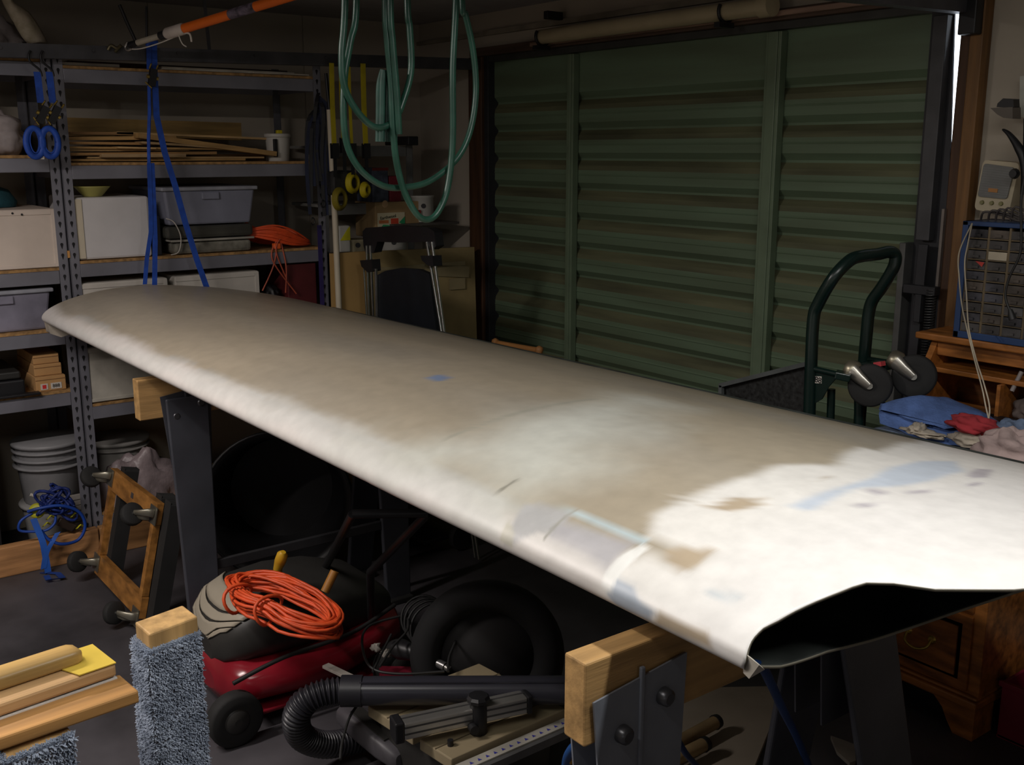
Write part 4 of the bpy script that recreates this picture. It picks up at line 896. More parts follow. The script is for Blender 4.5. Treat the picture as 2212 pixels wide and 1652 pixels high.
s=T.part('sticker',MB().prism([g(1752,812,-.001),g(1775,813,-.001),g(1775,828,-.001),g(1752,827,-.001)],(0,-.0006,0)),WHITEP)
T.part('print',text_mb('888',g(1763.5,820,-.0022),(1,0,-.05),(0,0,1),.022),BLACK,parent=s)
T.part('leg',MB().tube([g(1796,840,.05),Vector((g(1796,840).x,TY+.05,.02))],.011,10),GRN)
T.part('leg',MB().tube([g(1856,860,.1),Vector((g(1856,860).x,TY+.1,.02))],.014,10),GRN)
MESH=mat('mesh_panel',(.02,.022,.022),.5,var=.5,scale=80)
q=[g(1556,830),g(1745,783),g(1745,1000),g(1556,1000)]
T.part('deck',MB().prism([p+Vector((0,.012,0)) for p in q],(0,.012,0)),MESH)
T.part('deck_edge',MB().bar(g(1556,832),g(1745,785),.012,.012,(0,1,0)),mat('edge_grey',(.10,.11,.11),.4))
T.part('deck_edge',MB().bar(g(1558,832),g(1558,1000),.012,.012,(0,1,0)),MATS['edge_grey'])
def castor(T,p,r,dy,px):
    c=T.part('castor_wheel',MB().lathe([(r*.5,-.012),(r*.9,-.014),(r,-.010),(r,.010),(r*.9,.014),(r*.5,.012)],p,(0.45,-.9,.1),26),RUBBER)
    T.part('axle',MB().lathe([(.009,-.022),(.009,.022)],p,(.45,-.9,.1),12),CHROME,parent=c)
    top=p+Vector((-r*.9,-.01,r*.62)); n_=Vector((.45,-.9,.1)).normalized()
    dirv=(top-p)
    m=MB(); m.tube([p+n_*.022,p+n_*.024+dirv*.5,p+n_*.02+dirv*.95],[.011,.016,.022],12,flat=.6)
    T.part('fork',m,mat('fork_steel',(.40,.38,.34),.3,.8),parent=c)
    T.part('swivel',MB().lathe([(.020,-.018),(.026,-.01),(.026,.008),(.02,.016)],top+n_*.005,(-1,-.2,.35),18),mat('swivel_steel',(.35,.32,.24),.35,.8),parent=c)
castor(T,g(1880,832,.06),.056,0,0); castor(T,g(1975,812,.14),.056,0,0)
T.part('castor_bracket',MB().bar(g(1805,808),g(1838,815,.02),.04,.02),GRN,bev=.003); T.part('castor_bracket',MB().bar(g(1868,790,.12),g(1925,790,.12),.05,.02),GRN,bev=.003)
T.part('red_tag',MB().bar(g(1892,787,.08),g(1908,785,.08),.02,.012),mat('tag_red',(.5,.05,.06),.5))
# ================================================================ DESK
OR=mat('orange_pine',(.42,.155,.035),.35,var=.3,scale=5,stretch=(2,8,8),bump=.05); ORI=mat('orange_pine_in',(.30,.115,.03),.45,var=.3,scale=5,stretch=(2,8,8)); 
DKX0,DKX1=-1.585,-.40
T=Thing('writing_desk','orange pine writing desk with a curved open hutch, against the wall by the door','desk',(-1.0,2.6,0))
T.part('top_shelf',MB().box(DKX0-.03,DKX1+.03,2.60,2.775,.998,1.016),OR,bev=.004)
T.part('fascia',MB().box(DKX0+.018,DKX1,2.635,2.65,.955,.996),OR,bev=.002)
def side(x):
    pr=[(2.77,.72),(2.77,.996),(2.64,.996),(2.625,.97),(2.60,.93),(2.555,.87),(2.50,.81),(2.455,.765),(2.42,.738),(2.40,.72)]
    return MB().prism([(x,y,z) for y,z in pr],(.018,0,0))
T.part('side_panel',side(DKX0),OR,bev=.003); T.part('side_panel',side(DKX1-.018),OR,bev=.003)
T.part('back_panel',MB().box(DKX0+.018,DKX1-.018,2.765,2.772,.72,.996),ORI)
T.part('hutch_shelf',MB().box(DKX0+.018,DKX1-.018,2.60,2.764,.915,.928),OR,bev=.002)
T.part('hutch_shelf',MB().box(DKX0+.018,DKX1-.018,2.55,2.764,.800,.812),OR,bev=.002)
for x in (-1.36,-1.26,-.9,-.6): T.part('divider',MB().box(x,x+.010,2.58,2.764,.813,.914),OR,bev=.001)
T.part('desk_surface',MB().box(DKX0-.02,DKX1+.02,2.36,2.775,.694,.72),OR,bev=.004)
for x0,x1 in ((DKX0,-1.26),(-.74,DKX1)):
    T.part('pedestal',MB().box(x0,x1,2.455,2.76,.10,.693),OR,bev=.002)
    for z0_,z1_ in ((.128,.335),(.345,.515),(.525,.683)):
        dr=T.part('drawer',MB().box(x0+.02,x1-.03,2.446,2.455,z0_,z1_),mat('drawer_pine',(.36,.125,.028),.3,var=.3,scale=5,stretch=(2,8,8)),bev=.003)
        T.part('raised_panel',MB().hexa([(x0+.045,2.446,z0_+.025),(x1-.055,2.446,z0_+.025),(x1-.055,2.448,z0_+.025),(x0+.045,2.448,z0_+.025),(x0+.045,2.446,z1_-.025),(x1-.055,2.446,z1_-.025),(x1-.055,2.448,z1_-.025),(x0+.045,2.448,z1_-.025)]).box(x0+.055,x1-.065,2.440,2.446,z0_+.035,z1_-.035),MATS['drawer_pine'],parent=dr,bev=.002)
        xm=(x0+x1)/2-.005; zm=(z0_+z1_)/2
        m=MB().tube(spline([(xm-.035,2.436,zm+.005),(xm-.03,2.42,zm-.014),(xm,2.416,zm-.024),(xm+.03,2.42,zm-.014),(xm+.035,2.436,zm+.005)],5),.004,8)
        m.lathe([(.012,0),(.008,.006)],(xm-.035,2.44,zm+.006),(0,-1,0),10).lathe([(.012,0),(.008,.006)],(xm+.035,2.44,zm+.006),(0,-1,0),10)
        T.part('handle',m,BRASS,parent=dr)
    T.part('plinth_moulding',MB().box(x0-.006,x1+.006,2.435,2.76,.088,.112).box(x0-.003,x1+.003,2.442,2.76,.112,.122),OR,bev=.005)
    for xa,s in ((x0,1),(x1,-1)):
        pr=[(xa,.0),(xa+s*.055,.0),(xa+s*.075,.03),(xa+s*.09,.06),(xa+s*.12,.088),(xa,.088)]
        T.part('bracket_foot',MB().prism([(x,2.445,z) for x,z in pr],(0,.018,0)),OR,bev=.002)
        T.part('bracket_foot',MB().box(xa if s>0 else xa-.018,xa+.018 if s>0 else xa,2.463,2.54,0,.088),OR,bev=.002)
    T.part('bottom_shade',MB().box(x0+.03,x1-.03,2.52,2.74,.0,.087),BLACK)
# items in the desk
solo('black_case',MB().box(-1.55,-1.30,2.50,2.60,.815,.832),BLACK,'flat black case lying in the left end of the desk hutch','case',bev=.004)
m=MB().tube([(-1.32,2.62,.95),(-1.33,2.60,.90)],.006,8); solo('grey_clip',m,mat('clip_grey',(.3,.26,.25),.5),'small grey peg hanging in the hutch of the desk','clip')
crumple('grey_pouch','dim greyish pouch inside the right pigeonhole of the desk','pouch',(-1.31,2.66,.845),.035,.04,.03,mat('pouch',(.13,.10,.09),.8),4)
solo('cream_card',MB().box(-1.25,-1.16,2.60,2.68,.8135,.819),CREAM,'small cream card lying in the rightmost pigeonhole','card')
# parts cabinet
PX0=-1.505; CY0=2.60
T=Thing('parts_cabinet','blue framed small parts cabinet with clear drawers on top of the desk','cabinet',(-1.2,2.68,1.016))
BF=mat('cabinet_blue',(.02,.055,.16),.45,var=.08)
PX1=PX0+.034+12*.0555; PZ0,PZ1=1.017,1.322
T.part('frame',MB().box(PX0,PX0+.016,CY0,2.74,PZ0,PZ1),BF,bev=.002); T.part('frame',MB().box(PX1-.016,PX1,CY0,2.74,PZ0,PZ1),BF,bev=.002)
T.part('frame',MB().box(PX0,PX1,CY0,2.74,PZ0,PZ0+.018),BF,bev=.002); T.part('frame',MB().box(PX0,PX1,CY0,2.74,PZ1-.012,PZ1),mat('cabinet_blue_top',(.02,.05,.14),.45),bev=.002)
T.part('back',MB().box(PX0,PX1,2.735,2.742,PZ0,PZ1),BF)
CG=mat('cabinet_grid',(.15,.11,.06),.5); DRM=mat('clear_drawer',(.09,.085,.085),.3,var=.35,scale=14); RH=(PZ1-PZ0-.034)/10
for k in range(13):
    x=PX0+.016+k*.0555+.0; T.part('divider',MB().box(x-.003,x+.003,CY0+.006,2.73,PZ0+.018,PZ1-.012),CG)
random.seed(2)
for r_ in range(10):
    z=PZ0+.018+r_*RH; T.part('divider',MB().box(PX0+.016,PX1-.016,CY0+.007,2.73,z-.0015,z+.0015),CG)
    for c_ in range(12):
        x=PX0+.020+c_*.0555; v=random.choice((0,0,1,2))
        dm=[DRM,mat('clear_drawer_b',(.07,.07,.085),.3,var=.4,scale=20),mat('clear_drawer_c',(.11,.09,.075),.3,var=.3,scale=20)][v]
        m=MB().box(x,x+.0485,CY0+.004,CY0+.09,z+.0025,z+RH-.004).box(x+.016,x+.033,CY0-.002,CY0+.004,z+.006,z+.012)
        if r_==7 and c_==1: T.part('drawer',MB().box(x,x+.0485,CY0+.004,CY0+.09,z+.0025,z+RH-.004),mat('drawer_pale',(.5,.44,.33),.4),label='drawer with a pale cream strip')
        else: T.part('drawer',m,dm)
T.part('red_flag',MB().prism([(PX0+.045,CY0-.001,PZ0+.018+6*RH+.024),(PX0+.070,CY0-.001,PZ0+.018+6*RH+.022),(PX0+.064,CY0-.001,PZ0+.018+6*RH+.010)],(0,-.001,0)),mat('flag_red',(.55,.05,.04),.5))
# clutter on top of the cabinet
m=MB()
random.seed(8)
for k in range(5):
    x=-1.49+.02*k; m.tube(spline([(x,2.66,1.324),(x+.02,2.64,1.345+.004*k),(x+.06,2.66,1.338),(x+.11,2.65,1.326),(x+.16,2.67,1.34)],5),.003,6)
solo('cable_tangle',m,mat('tangle',(.10,.085,.08),.6),'loose tangle of dark cables on top of the parts cabinet','cables',kind='stuff')
# speaker / intercom on wall
T=Thing('wall_radio','cream wall speaker with a grey grille and three knobs above the parts cabinet','radio',(-1.5,2.76,1.345))
f=lambda px,py,y=2.74: at(px,py,'y',y)
def rpoly(c4,r=.12,n=5):
    out=[]
    for i in range(4):
        p=c4[i]; a=c4[i-1]; b=c4[(i+1)%4]
        for k in range(n+1):
            t=k/n; s0=p.lerp(a,r); s1=p.lerp(b,r); out.append((s0*(1-t)**2+p*2*t*(1-t)+s1*t*t))
    return out
q=rpoly([f(2104,452),f(2178,466),f(2203,352),f(2124,345)]); T.part('body',MB().prism(q,(0,.05,0)),mat('radio_cream',(.50,.43,.30),.5,var=.04),bev=.004)
q=rpoly([f(2113,424,2.739),f(2176,430,2.739),f(2193,362,2.739),f(2127,353,2.739)],.1); gp=T.part('grille',MB().prism(q,(0,-.004,0)),mat('grille_grey',(.20,.20,.19),.6))
for k in range(12):
    t=(k+.7)/13; a=f(2114,423,2.735).lerp(f(2127,355,2.735),t); b=f(2175,429,2.735).lerp(f(2192,363,2.735),t)
    T.part('grille_bar',MB().bar(a+Vector((0,-.0005,0)),b+Vector((0,-.0005,0)),.0015,.0016,(0,0,1)),mat('bar_grey',(.26,.26,.25),.6),parent=gp)
T.part('badge',MB().bar(f(2135,410,2.734),f(2155,412,2.734),.002,.010,(0,0,1)),mat('badge_orange',(.5,.22,.06),.5))
for px in (2122,2143,2163): T.part('knob',MB().lathe([(.006,0),(.005,.006)],f(px,437+(px-2122)*.07,2.74),(0,-1,0),10),mat('knob_olive',(.25,.23,.10),.5))
# dark lamp and cable at the right edge
T=Thing('wall_lamp','black curved wall bracket with a small lamp at the right edge','lamp',(-1.35,2.7,1.5))
T.part('arm',MB().tube(spline([f(2165,279,2.68),f(2180,290,2.68),f(2200,318,2.68),f(2212,345,2.68),f(2216,380,2.68),f(2214,420,2.68)],6),[.001]+[.003+.009*min(1,i/12) for i in range(30)],8),BLACK)
T.part('arm',MB().tube([f(2222,255,2.68),f(2219,420,2.68)],.012,10),BLACK); T.part('clamp',MB().lathe([(.01,0),(.014,.01),(.01,.02)],f(2196,375,2.69),(0,-1,0),12),BLACK)
sh=T.part('shade',MB().prism([f(2157,234,2.70),f(2172,248,2.70),f(2185,255,2.70),f(2205,257,2.70),f(2205,232,2.70)],(0,-.04,0)),mat('shade_brown',(.14,.12,.10),.6),bev=.002)
T.part('lamp_body',MB().prism([f(2166,232,2.69),f(2168,224,2.69),f(2180,213,2.69),f(2202,214,2.69),f(2203,232,2.69)],(0,-.03,0)),BLACK,bev=.003)
solo('white_card',MB().prism([f(2203,165,2.75),f(2240,160,2.75),f(2240,258,2.75),f(2202,252,2.75)],(0,.002,0)),mat('card_white',(.55,.55,.48),.6),'white card pinned on the wall above the black bracket, at the right edge','card')
T=Thing('power_lead','black power lead with a moulded plug hanging in front of the parts cabinet','cable',f(2190,600,2.56))
T.part('lead',MB().tube(spline([f(2214,380,2.56),f(2206,430,2.56),f(2206,500,2.56),f(2203,550,2.56),f(2180,600,2.56),f(2172,640,2.56),f(2182,672,2.56)],8),.0032,8),CORD)
T.part('plug',MB().tube([f(2182,668,2.56),f(2185,680,2.56),f(2188,690,2.56)],[.005,.009,.010],8),CORD)
WC=mat('string_cream',(.55,.48,.36),.7)
T=Thing('twin_lead','thin cream twin cord hanging down across the parts cabinet onto the towels','cord',f(2150,900,2.5))
T.part('strand',MB().tube(spline([f(2100,482,2.58),f(2090,530,2.58),f(2084,570,2.58),f(2088,640,2.57),f(2093,710,2.5),f(2110,780,2.45),f(2126,830,2.42),f(2138,885,2.40),f(2128,935,2.40)],8),.0019,6),WC)
T.part('strand',MB().tube(spline([f(2100,482,2.581),f(2072,545,2.58),f(2072,600,2.58),f(2078,660,2.57),f(2090,715,2.5),f(2106,780,2.45),f(2122,840,2.42),f(2130,880,2.40),f(2142,930,2.40)],8),.0019,6),WC)
T.part('strand',MB().tube(spline([f(2120,939,2.36),f(2160,936,2.36),f(2212,944,2.36),f(2260,955,2.36)],6),.0026,6),WC)
# ---- towels behind the trailing edge (on the desk surface)
def folded(name,label,ctr,L,W,layers,th,mt,seed,tilt=0,ang=0,cat='towel'):
    """a cloth folded in layers, one continuous ribbon with rounded folds"""
    m=MB(); n=10; prof=[]; x0,x1=-L/2,L/2
    for k in range(layers):
        z=k*th*1.25; xs=np.linspace(x0,x1,n) if k%2==0 else np.linspace(x1,x0,n)
        for x in xs: prof.append((x,z+th*.35*math.sin(x*9+seed)*(k/layers)))
        if k<layers-1:
            xe=xs[-1]; s=1 if k%2==0 else -1
            for a_ in (-45,0,45): prof.append((xe+s*th*.9*math.cos(math.radians(a_)),z+th*.62+th*.62*math.sin(math.radians(a_))))
    top=[]; bot=[]
    for i,(x,z) in enumerate(prof):
        a=prof[max(i-1,0)]; b=prof[min(i+1,len(prof)-1)]; dx,dz=b[0]-a[0],b[1]-a[1]; l=math.hypot(dx,dz)+1e-9; nx,nz=-dz/l,dx/l
        top.append((x+nx*th*.42,z+nz*th*.42)); bot.append((x-nx*th*.42,z-nz*th*.42))
    ring=top+bot[::-1]; R=Matrix.Rotation(ang,3,'Z'); P=[]
    for j in range(9):
        v=(j/8-.5)*W; row=[]
        for (x,z) in ring:
            wv=noise.noise(Vector((x*8,v*8,seed)))*th*1.1+noise.noise(Vector((x*22,v*18,seed)))*th*.25-th*.9*(abs(x)/(L/2))**3*(1 if z>th else 0)-th*.5*(abs(v)/(W/2))**4; e=1-.12*(abs(j/8-.5)*2)**4
            p=R@Vector((x*e+.01*noise.noise(Vector((v*9,z*20,seed))),v,z+wv+tilt*x)); row.append(Vector(ctr)+p+Vector((0,0,th*.5)))
        P.append(row)
    m.grid(P,closed_v=True); m.add(P[0],[tuple(range(len(ring)))[::-1]]); m.add(P[-1],[tuple(range(len(ring)))])
    return solo(name,m,mt,label,cat)
TB=mat('towel_blue',(.10,.18,.44),.95,var=.15,scale=25,bump=.6); TG=mat('denim_grey',(.16,.22,.34),.95,var=.25,scale=20,bump=.6); TR=mat('rag_red',(.38,.03,.04),.9,var=.2,bump=.5); TW=mat('rag_cream',(.48,.42,.34),.9,var=.3,scale=12,bump=.5); TP2=mat('rag_pink',(.50,.38,.36),.9,var=.2,scale=10,bump=.6)
yy=2.42; c=at(2040,985,'y',yy)
zz=.722
tw=lambda px,py,y=yy: at(px,py,'y',y)
base=tw(2030,985); 
folded('folded_cloth','lowest grey blue folded cloth of the pile on the desk',(base.x,yy-.015,zz-.0),.31,.17,2,.018,TG,2.2)
folded('folded_cloth','faded blue folded denim in the middle of the pile on the desk',(base.x-.005,yy-.01,zz+.046),.31,.17,2,.017,mat('denim_mid',(.19,.25,.36),.95,var=.25,scale=20,bump=.6),3.1)
c=tw(2030,893); folded('folded_towel','bright blue folded towel on top of the pile on the desk',(c.x,yy,zz+.092),.27,.16,2,.030,TB,1.0,tilt=.02)
c=tw(2095,920,2.33); crumple('red_rag','crumpled red rag tucked under the blue towel','rag',(c.x,2.34,c.z),.058,.03,.022,TR,3,.5)
for k,(px,py,rx,rz_,l) in enumerate(((1985,925,.018,.014,'small cream knot of rag at the left of the cloth pile'),(2000,935,.05,.008,'thin cream string rag drooping across the cloth pile'),(2105,952,.05,.018,'pale grey lace like rag under the red rag'))):
    c=tw(px,py,2.335); crumple('cream_rag',l,'rag',c,rx,.025,rz_,TW,10+k,.6)
c=tw(2180,975,2.30); crumple('pink_rag','crumpled pale pink rag right of the cloth pile','rag',(c.x+.01,2.30,c.z+.002),.075,.05,.045,TP2,6,.45)
c=tw(2165,935,2.36); crumple('grey_rag','crumpled grey blue rag at the right end of the cloth pile','rag',(c.x+.02,2.38,c.z),.05,.04,.03,TG,8,.45)
c=tw(2120,975,2.31); solo('yellow_tag',MB().box(c.x-.012,c.x+.012,2.31,2.33,c.z-.006,c.z+.006),mat('tag_yellow',(.7,.6,.02),.5),'tiny bright yellow tag between the blue cloth and pink rag','tag',bev=.002)
# red crate at the right
T=Thing('red_crate','dark red plastic crate on the floor right of the desk pedestal','crate',(-1.1,2.52,0)); RC=mat('crate_red',(.22,.012,.035),.45,var=.1)
cx0=at(2152,1590,'z',0).x; cyy=at(2152,1590,'z',0).y
T.part('panel',MB().box(cx0,cx0+.34,cyy,cyy+.008,.0,.16),RC,bev=.003); T.part('panel',MB().box(cx0,cx0+.34,cyy+.24,cyy+.248,0,.16),RC,bev=.003); T.part('panel',MB().box(cx0,cx0+.008,cyy+.008,cyy+.24,0,.16),RC,bev=.003); T.part('panel',MB().box(cx0+.332,cx0+.34,cyy+.008,cyy+.24,0,.16),RC,bev=.003); T.part('base',MB().box(cx0,cx0+.34,cyy,cyy+.24,0,.008),RC)
T.part('rim',MB().box(cx0-.006,cx0+.346,cyy-.006,cyy+.004,.145,.16),RC,bev=.002)
# ================================================================ CASTOR FRAME (dolly on its side)
T=Thing('furniture_dolly','wooden furniture dolly standing on its side with four castors, left of the sawhorse leg','dolly',(-3.45,.97,0))
DWD=mat('dolly_board',(.38,.17,.04),.4,var=.25,scale=5,stretch=(3,8,8),bump=.05)
xL,xR=-3.68,-3.20
def dy(z): return .925+.235*(z-.04)
def dp(x,z,off=0): return Vector((x,dy(z)+off,z))
upv=Vector((0,.235,1)).normalized(); nf=Vector((0,-1,.235)).normalized()
def board(x0,x1,z0,z1,off,th,mt,name,**k):
    a=[dp(x0,z0),dp(x1,z0),dp(x1,z1),dp(x0,z1)]; return T.part(name,MB().prism([p+nf*off for p in a],-nf*th),mt,**k)
tb=board(xL,xR,.345,.415,0,.022,DWD,'top_board',bev=.003)
hx=-3.43; T.part('hand_slot',MB().prism([dp(hx-.012,.372)+nf*.001,dp(hx+.012,.372)+nf*.001,dp(hx+.012,.390)+nf*.001,dp(hx-.012,.390)+nf*.001],-nf*.0005),mat('slot_hole',(.05,.04,.04),.9),parent=tb)
board(xL,xR,.045,.115,0,.022,DWD,'bottom_board',bev=.003)
board(xL+.004,xL+.030,.115,.345,.0,.022,DWD,'side_board',bev=.003); board(xR-.032,xR-.004,.115,.345,0,.022,DWD,'side_board',bev=.003)
for x0,x1 in ((xL+.032,xL+.075),(xR-.085,xR-.034),(xR-.002,xR+.05)):
    board(x0,x1,.03,.43,-.024,.05,RUBBER,'rubber_pad',bev=.010)
for x,z in ((xL+.015,.385),(xR-.015,.375),(xL+.01,.085),(xR-.03,.045)):
    c0=dp(x,z); pl=T.part('castor_plate',MB().prism([dp(x-.03,z-.028)+nf*.001,dp(x+.03,z-.028)+nf*.001,dp(x+.03,z+.028)+nf*.001,dp(x-.03,z+.028)+nf*.001],nf*.003),mat('zinc',(.33,.31,.25),.35,.8))
    w_=c0+nf*.055+Vector((-.045,0,-.012 if z>.06 else -.002)); w_.z=max(w_.z,.038); ax=Vector((.82,.2,.5)).normalized() if z>.3 else Vector((.85,.35,.2)).normalized()
    T.part('castor_wheel',MB().lathe([(.008,-.011),(.033,-.012),(.037,-.008),(.037,.008),(.033,.012),(.008,.011)],w_,ax,22),RUBBER,parent=pl)
    m=MB()
    b_=c0+nf*.008
    m.tube([b_+ax*.016,b_+nf*.018+ax*.018,w_+ax*.016],[.016,.014,.009],8,flat=.35)
    T.part('fork',m,MATS['zinc'],parent=pl); T.part('fork',MB().tube([b_-ax*.016,b_+nf*.018-ax*.018,w_-ax*.016],[.016,.014,.009],8,flat=.35),MATS['zinc'],parent=pl)
    T.part('axle',MB().tube([w_-ax*.018,w_+ax*.018],.005,8),CHROME,parent=pl)
# ================================================================ LAWN MOWER
MS=Vector((.0,.06,0))
T=Thing('lawn_mower','red electric lawn mower with a black cover, under the wing','mower',(-2.64,1.19,0))
def sect(y,x0,x1,z0,z1,n=2.6,k=28,full=False):
    out=[]; cx,hx=(x0+x1)/2,(x1-x0)/2
    for i in range(k):
        a=2*math.pi*i/k; c,s_=math.cos(a),math.sin(a)
        X=cx+hx*math.copysign(abs(c)**(2/n),c); Z=(z0+z1)/2+(z1-z0)/2*math.copysign(abs(s_)**(2/n),s_)
        out.append((X,y+.06,Z))
    return out
m=MB()
dk=[(.865,-2.74,-2.56,.07,.13),(.875,-2.82,-2.48,.05,.17),(.92,-2.86,-2.43,.045,.185),(1.05,-2.87,-2.415,.045,.18),(1.18,-2.87,-2.42,.045,.175),(1.30,-2.86,-2.45,.05,.19),(1.40,-2.84,-2.48,.06,.20),(1.43,-2.78,-2.54,.08,.18)]
rows=[sect(*d_) for d_ in dk]; m.grid(rows,closed_v=True); m.add(rows[0],[tuple(range(28))]); m.add(rows[-1],[tuple(range(28))[::-1]])
T.part('deck',m,RED)
T.part('deck_skirt',MB().box(-2.85,-2.425,.99,1.38,.04,.052),mat('skirt_red',(.22,.01,.02),.35),bev=.004)
cv=[(.872,-2.70,-2.58,.15,.21),(.885,-2.76,-2.52,.15,.255),(.93,-2.79,-2.475,.15,.305),(1.0,-2.80,-2.46,.15,.335),(1.10,-2.80,-2.455,.15,.345),(1.22,-2.80,-2.47,.15,.33),(1.34,-2.79,-2.50,.15,.29),(1.40,-2.76,-2.53,.16,.24)]
m=MB(); rows=[sect(*d_,n=3.0,k=36) for d_ in cv]
m.grid(rows,closed_v=True); m.add(rows[0],[tuple(range(36))]); m.add(rows[-1],[tuple(range(36))[::-1]])
cover=T.part('motor_cover',m,CHAR)
# beige vent bands wrapping the front of the cover
def csec(y):
    for a,b in zip(cv,cv[1:]):
        if a[0]<=y<=b[0]:
            t=(y-a[0])/(b[0]-a[0]); return [a[i]+(b[i]-a[i])*t for i in range(1,5)]
    return list(cv[-1][1:])
VB=mat('vent_beige',(.36,.32,.25),.5,var=.05)
def band(y0,y1,a0,a1,gap=.004):
    P=[]
    for i in range(7):
        row=[]; y=y0+(y1-y0)*i/6
        for j in range(15):
            t=j/14; a=math.radians(a0+(a1-a0)*t); bow=.045*math.sin(math.pi*t)
            yy_=max(.873,y-bow+.03); x0,x1,z0,z1=csec(yy_); n=3.0; cx,hx=(x0+x1)/2,(x1-x0)/2; c,s_=math.cos(a),math.sin(a)
            X=cx+(hx+gap)*math.copysign(abs(c)**(2/n),c); Z=(z0+z1)/2+((z1-z0)/2+gap)*math.copysign(abs(s_)**(2/n),s_); row.append((X,yy_-gap*.5+.06,Z))
        P.append(row)
    return MB().grid(P)
for k,(y0,y1) in enumerate(((.925,.975),(.902,.920),(.883,.898),(.866,.879))):
    o=T.part('vent_band',band(y0,y1,38,142),VB,parent=cover); md=o.modifiers.new('s','SOLIDIFY'); md.thickness=.004; md.offset=0
p=Vector((-2.60,.995,.342)); nt_=Vector((0,-.12,1))
T.part('lettering',text_mb('Electric',(-2.585,1.02,.3375),(.97,-.12,-.02),(.12,.97,.12),.036),mat('letter_white',(.55,.55,.6),.5),parent=cover)
T.part('yellow_mark',MB().bar((-2.60,1.055,.344),(-2.53,1.06,.3425),.006,.003).lathe([(.008,0),(.008,.003)],(-2.53,1.06,.342),n=8),mat('mark_yellow',(.6,.36,.03),.5),parent=cover,kind='stuff')
for x,y in ((-2.40,.915),(-2.40,1.40),(-2.87,.99),(-2.87,1.40)):
    r=.072; wh=T.part('wheel',MB().lathe([(.02,-.018),(r*.9,-.022),(r,-.016),(r,.016),(r*.9,.022),(.02,.018)],(x,y,r),(1,0,0),28),RUBBER)
    T.part('hub',MB().lathe([(.035,.0),(.03,.006),(.01,.01)],(x+.018,y,r),(1,0,0),18),CHAR,parent=wh)
HT=mat('handle_black',(.02,.02,.022),.35,.4)
hb=[(-2.47,1.36,.20),at(800,1235,'z',.42),at(925,1108,'z',.66)]
T.part('handle_bar',MB().tube([hb[0],hb[1],hb[2]],.011,10),HT)
hb2=[(-2.80,1.36,.20),at(790,1200,'z',.50),at(762,1110,'z',.66)]
T.part('handle_bar',MB().tube([hb2[0],hb2[2]],.011,10),HT)
T.part('handle_bar',MB().tube([hb[2],hb2[2]],.011,10),HT)
T.part('edge_cord',MB().tube(spline([(-2.41,.92,.165),(-2.405,1.06,.197),(-2.41,1.26,.205),(-2.44,1.42,.235)],6),.006,8),CORD)
# orange cord coil on the mower
random.seed(21)
T=Thing('extension_cord','bright orange extension cord coiled in a tied oval hank on top of the mower','cord',(-2.55,1.15,.345))
CC=Vector((-2.520,1.105,.375)); U=Vector((.62,.78,-.02)).normalized(); 
U=(at(728,1345,'z',.36)-at(505,1262,'z',.38)).normalized(); V=Vector((0,0,1)).cross(U).normalized(); CC=(at(728,1345,'z',.36)+at(505,1262,'z',.38))/2+Vector((0,0,.008)); LU=(at(728,1345,'z',.36)-at(505,1262,'z',.38)).length/2
for k in range(26):
    a_=LU*random.uniform(.80,1.0); b_=.095*random.uniform(.55,1.0); dz=random.uniform(-.022,.022); ph=random.uniform(-.15,.15); o_=Vector((random.uniform(-.006,.006),random.uniform(-.006,.006),dz))
    pts=[]
    for j in range(30):
        t=2*math.pi*j/30
        pinch=1-.30*math.exp(-((math.cos(t))**2)/.05)*.5
        pts.append(CC+o_+U*(a_*math.cos(t+ph))+V*(b_*math.sin(t+ph)*pinch)+Vector((0,0,.006*math.sin(3*t+k)-.03*max(0,math.cos(t)))))
    T.part('strand',MB().tube(pts,.0046,6,closed=True),ORANGE)
for s_,q in ((.05,.0),(-.55,.02)):
    c=CC+U*(LU*s_)-V*.062; m=MB().tube([c+(V*math.cos(a)*.045+Vector((0,0,1))*math.sin(a)*.036+U*.008*math.sin(2*a)) for a in [2*math.pi*j/20 for j in range(20)]],.0046,6,closed=True); T.part('tie_loop',m,ORANGE)
T.part('plug',MB().tube([CC+U*.05+V*.10+Vector((0,0,.0)),CC+U*.06+V*.13+Vector((0,0,.05))],.012,10),mat('plug_yel',(.30,.13,.02),.45))
p=at(600,1228,'z',.40); q=at(612,1192,'z',.455); m=MB().tube([p-Vector((0,0,.05)),p,p.lerp(q,.5),p.lerp(q,.85),q],[.011,.012,.016,.015,.007],14)
solo('yellow_grip',m,mat('grip_yellow',(.62,.36,.02),.4),'short yellow tool grip sticking up behind the orange cord coil','grip')
# ================================================================ VACUUM HOSE AND PIPE
VH=mat('vac_black',(.02,.02,.026),.4,var=.1); VP=mat('vac_pipe',(.032,.032,.042),.28,var=.05)
T=Thing('vacuum_hose','black ribbed vacuum hose joined to a straight black pipe on the floor','hose',(-2.1,1.1,0))
pa=at(742,1492,'z',.25); pb=at(1240,1490,'z',.25); dd=(pb-pa).normalized()
T.part('pipe',MB().tube([pa,pb],.034,24),VP)
T.part('sleeve',MB().tube([pa-dd*.005,pa+dd*.045],.037,24),VH); T.part('highlight_ridge',MB().bar(pa+dd*.05+Vector((.01,-.018,.030)),pb+Vector((.01,-.018,.030)),.004,.004),VP)
path=spline([pa,at(700,1497,'z',.25),at(660,1515,'z',.235),at(640,1550,'z',.19),at(652,1590,'z',.12),at(700,1608,'z',.07),at(760,1600,'z',.05),at(800,1590,'z',.045)],22)
rs=[]; L_=0
for i,p in enumerate(path):
    if i: L_+=(p-path[i-1]).length
    rs.append(.031+.0028*math.sin(L_*2*math.pi/.0085*.5))
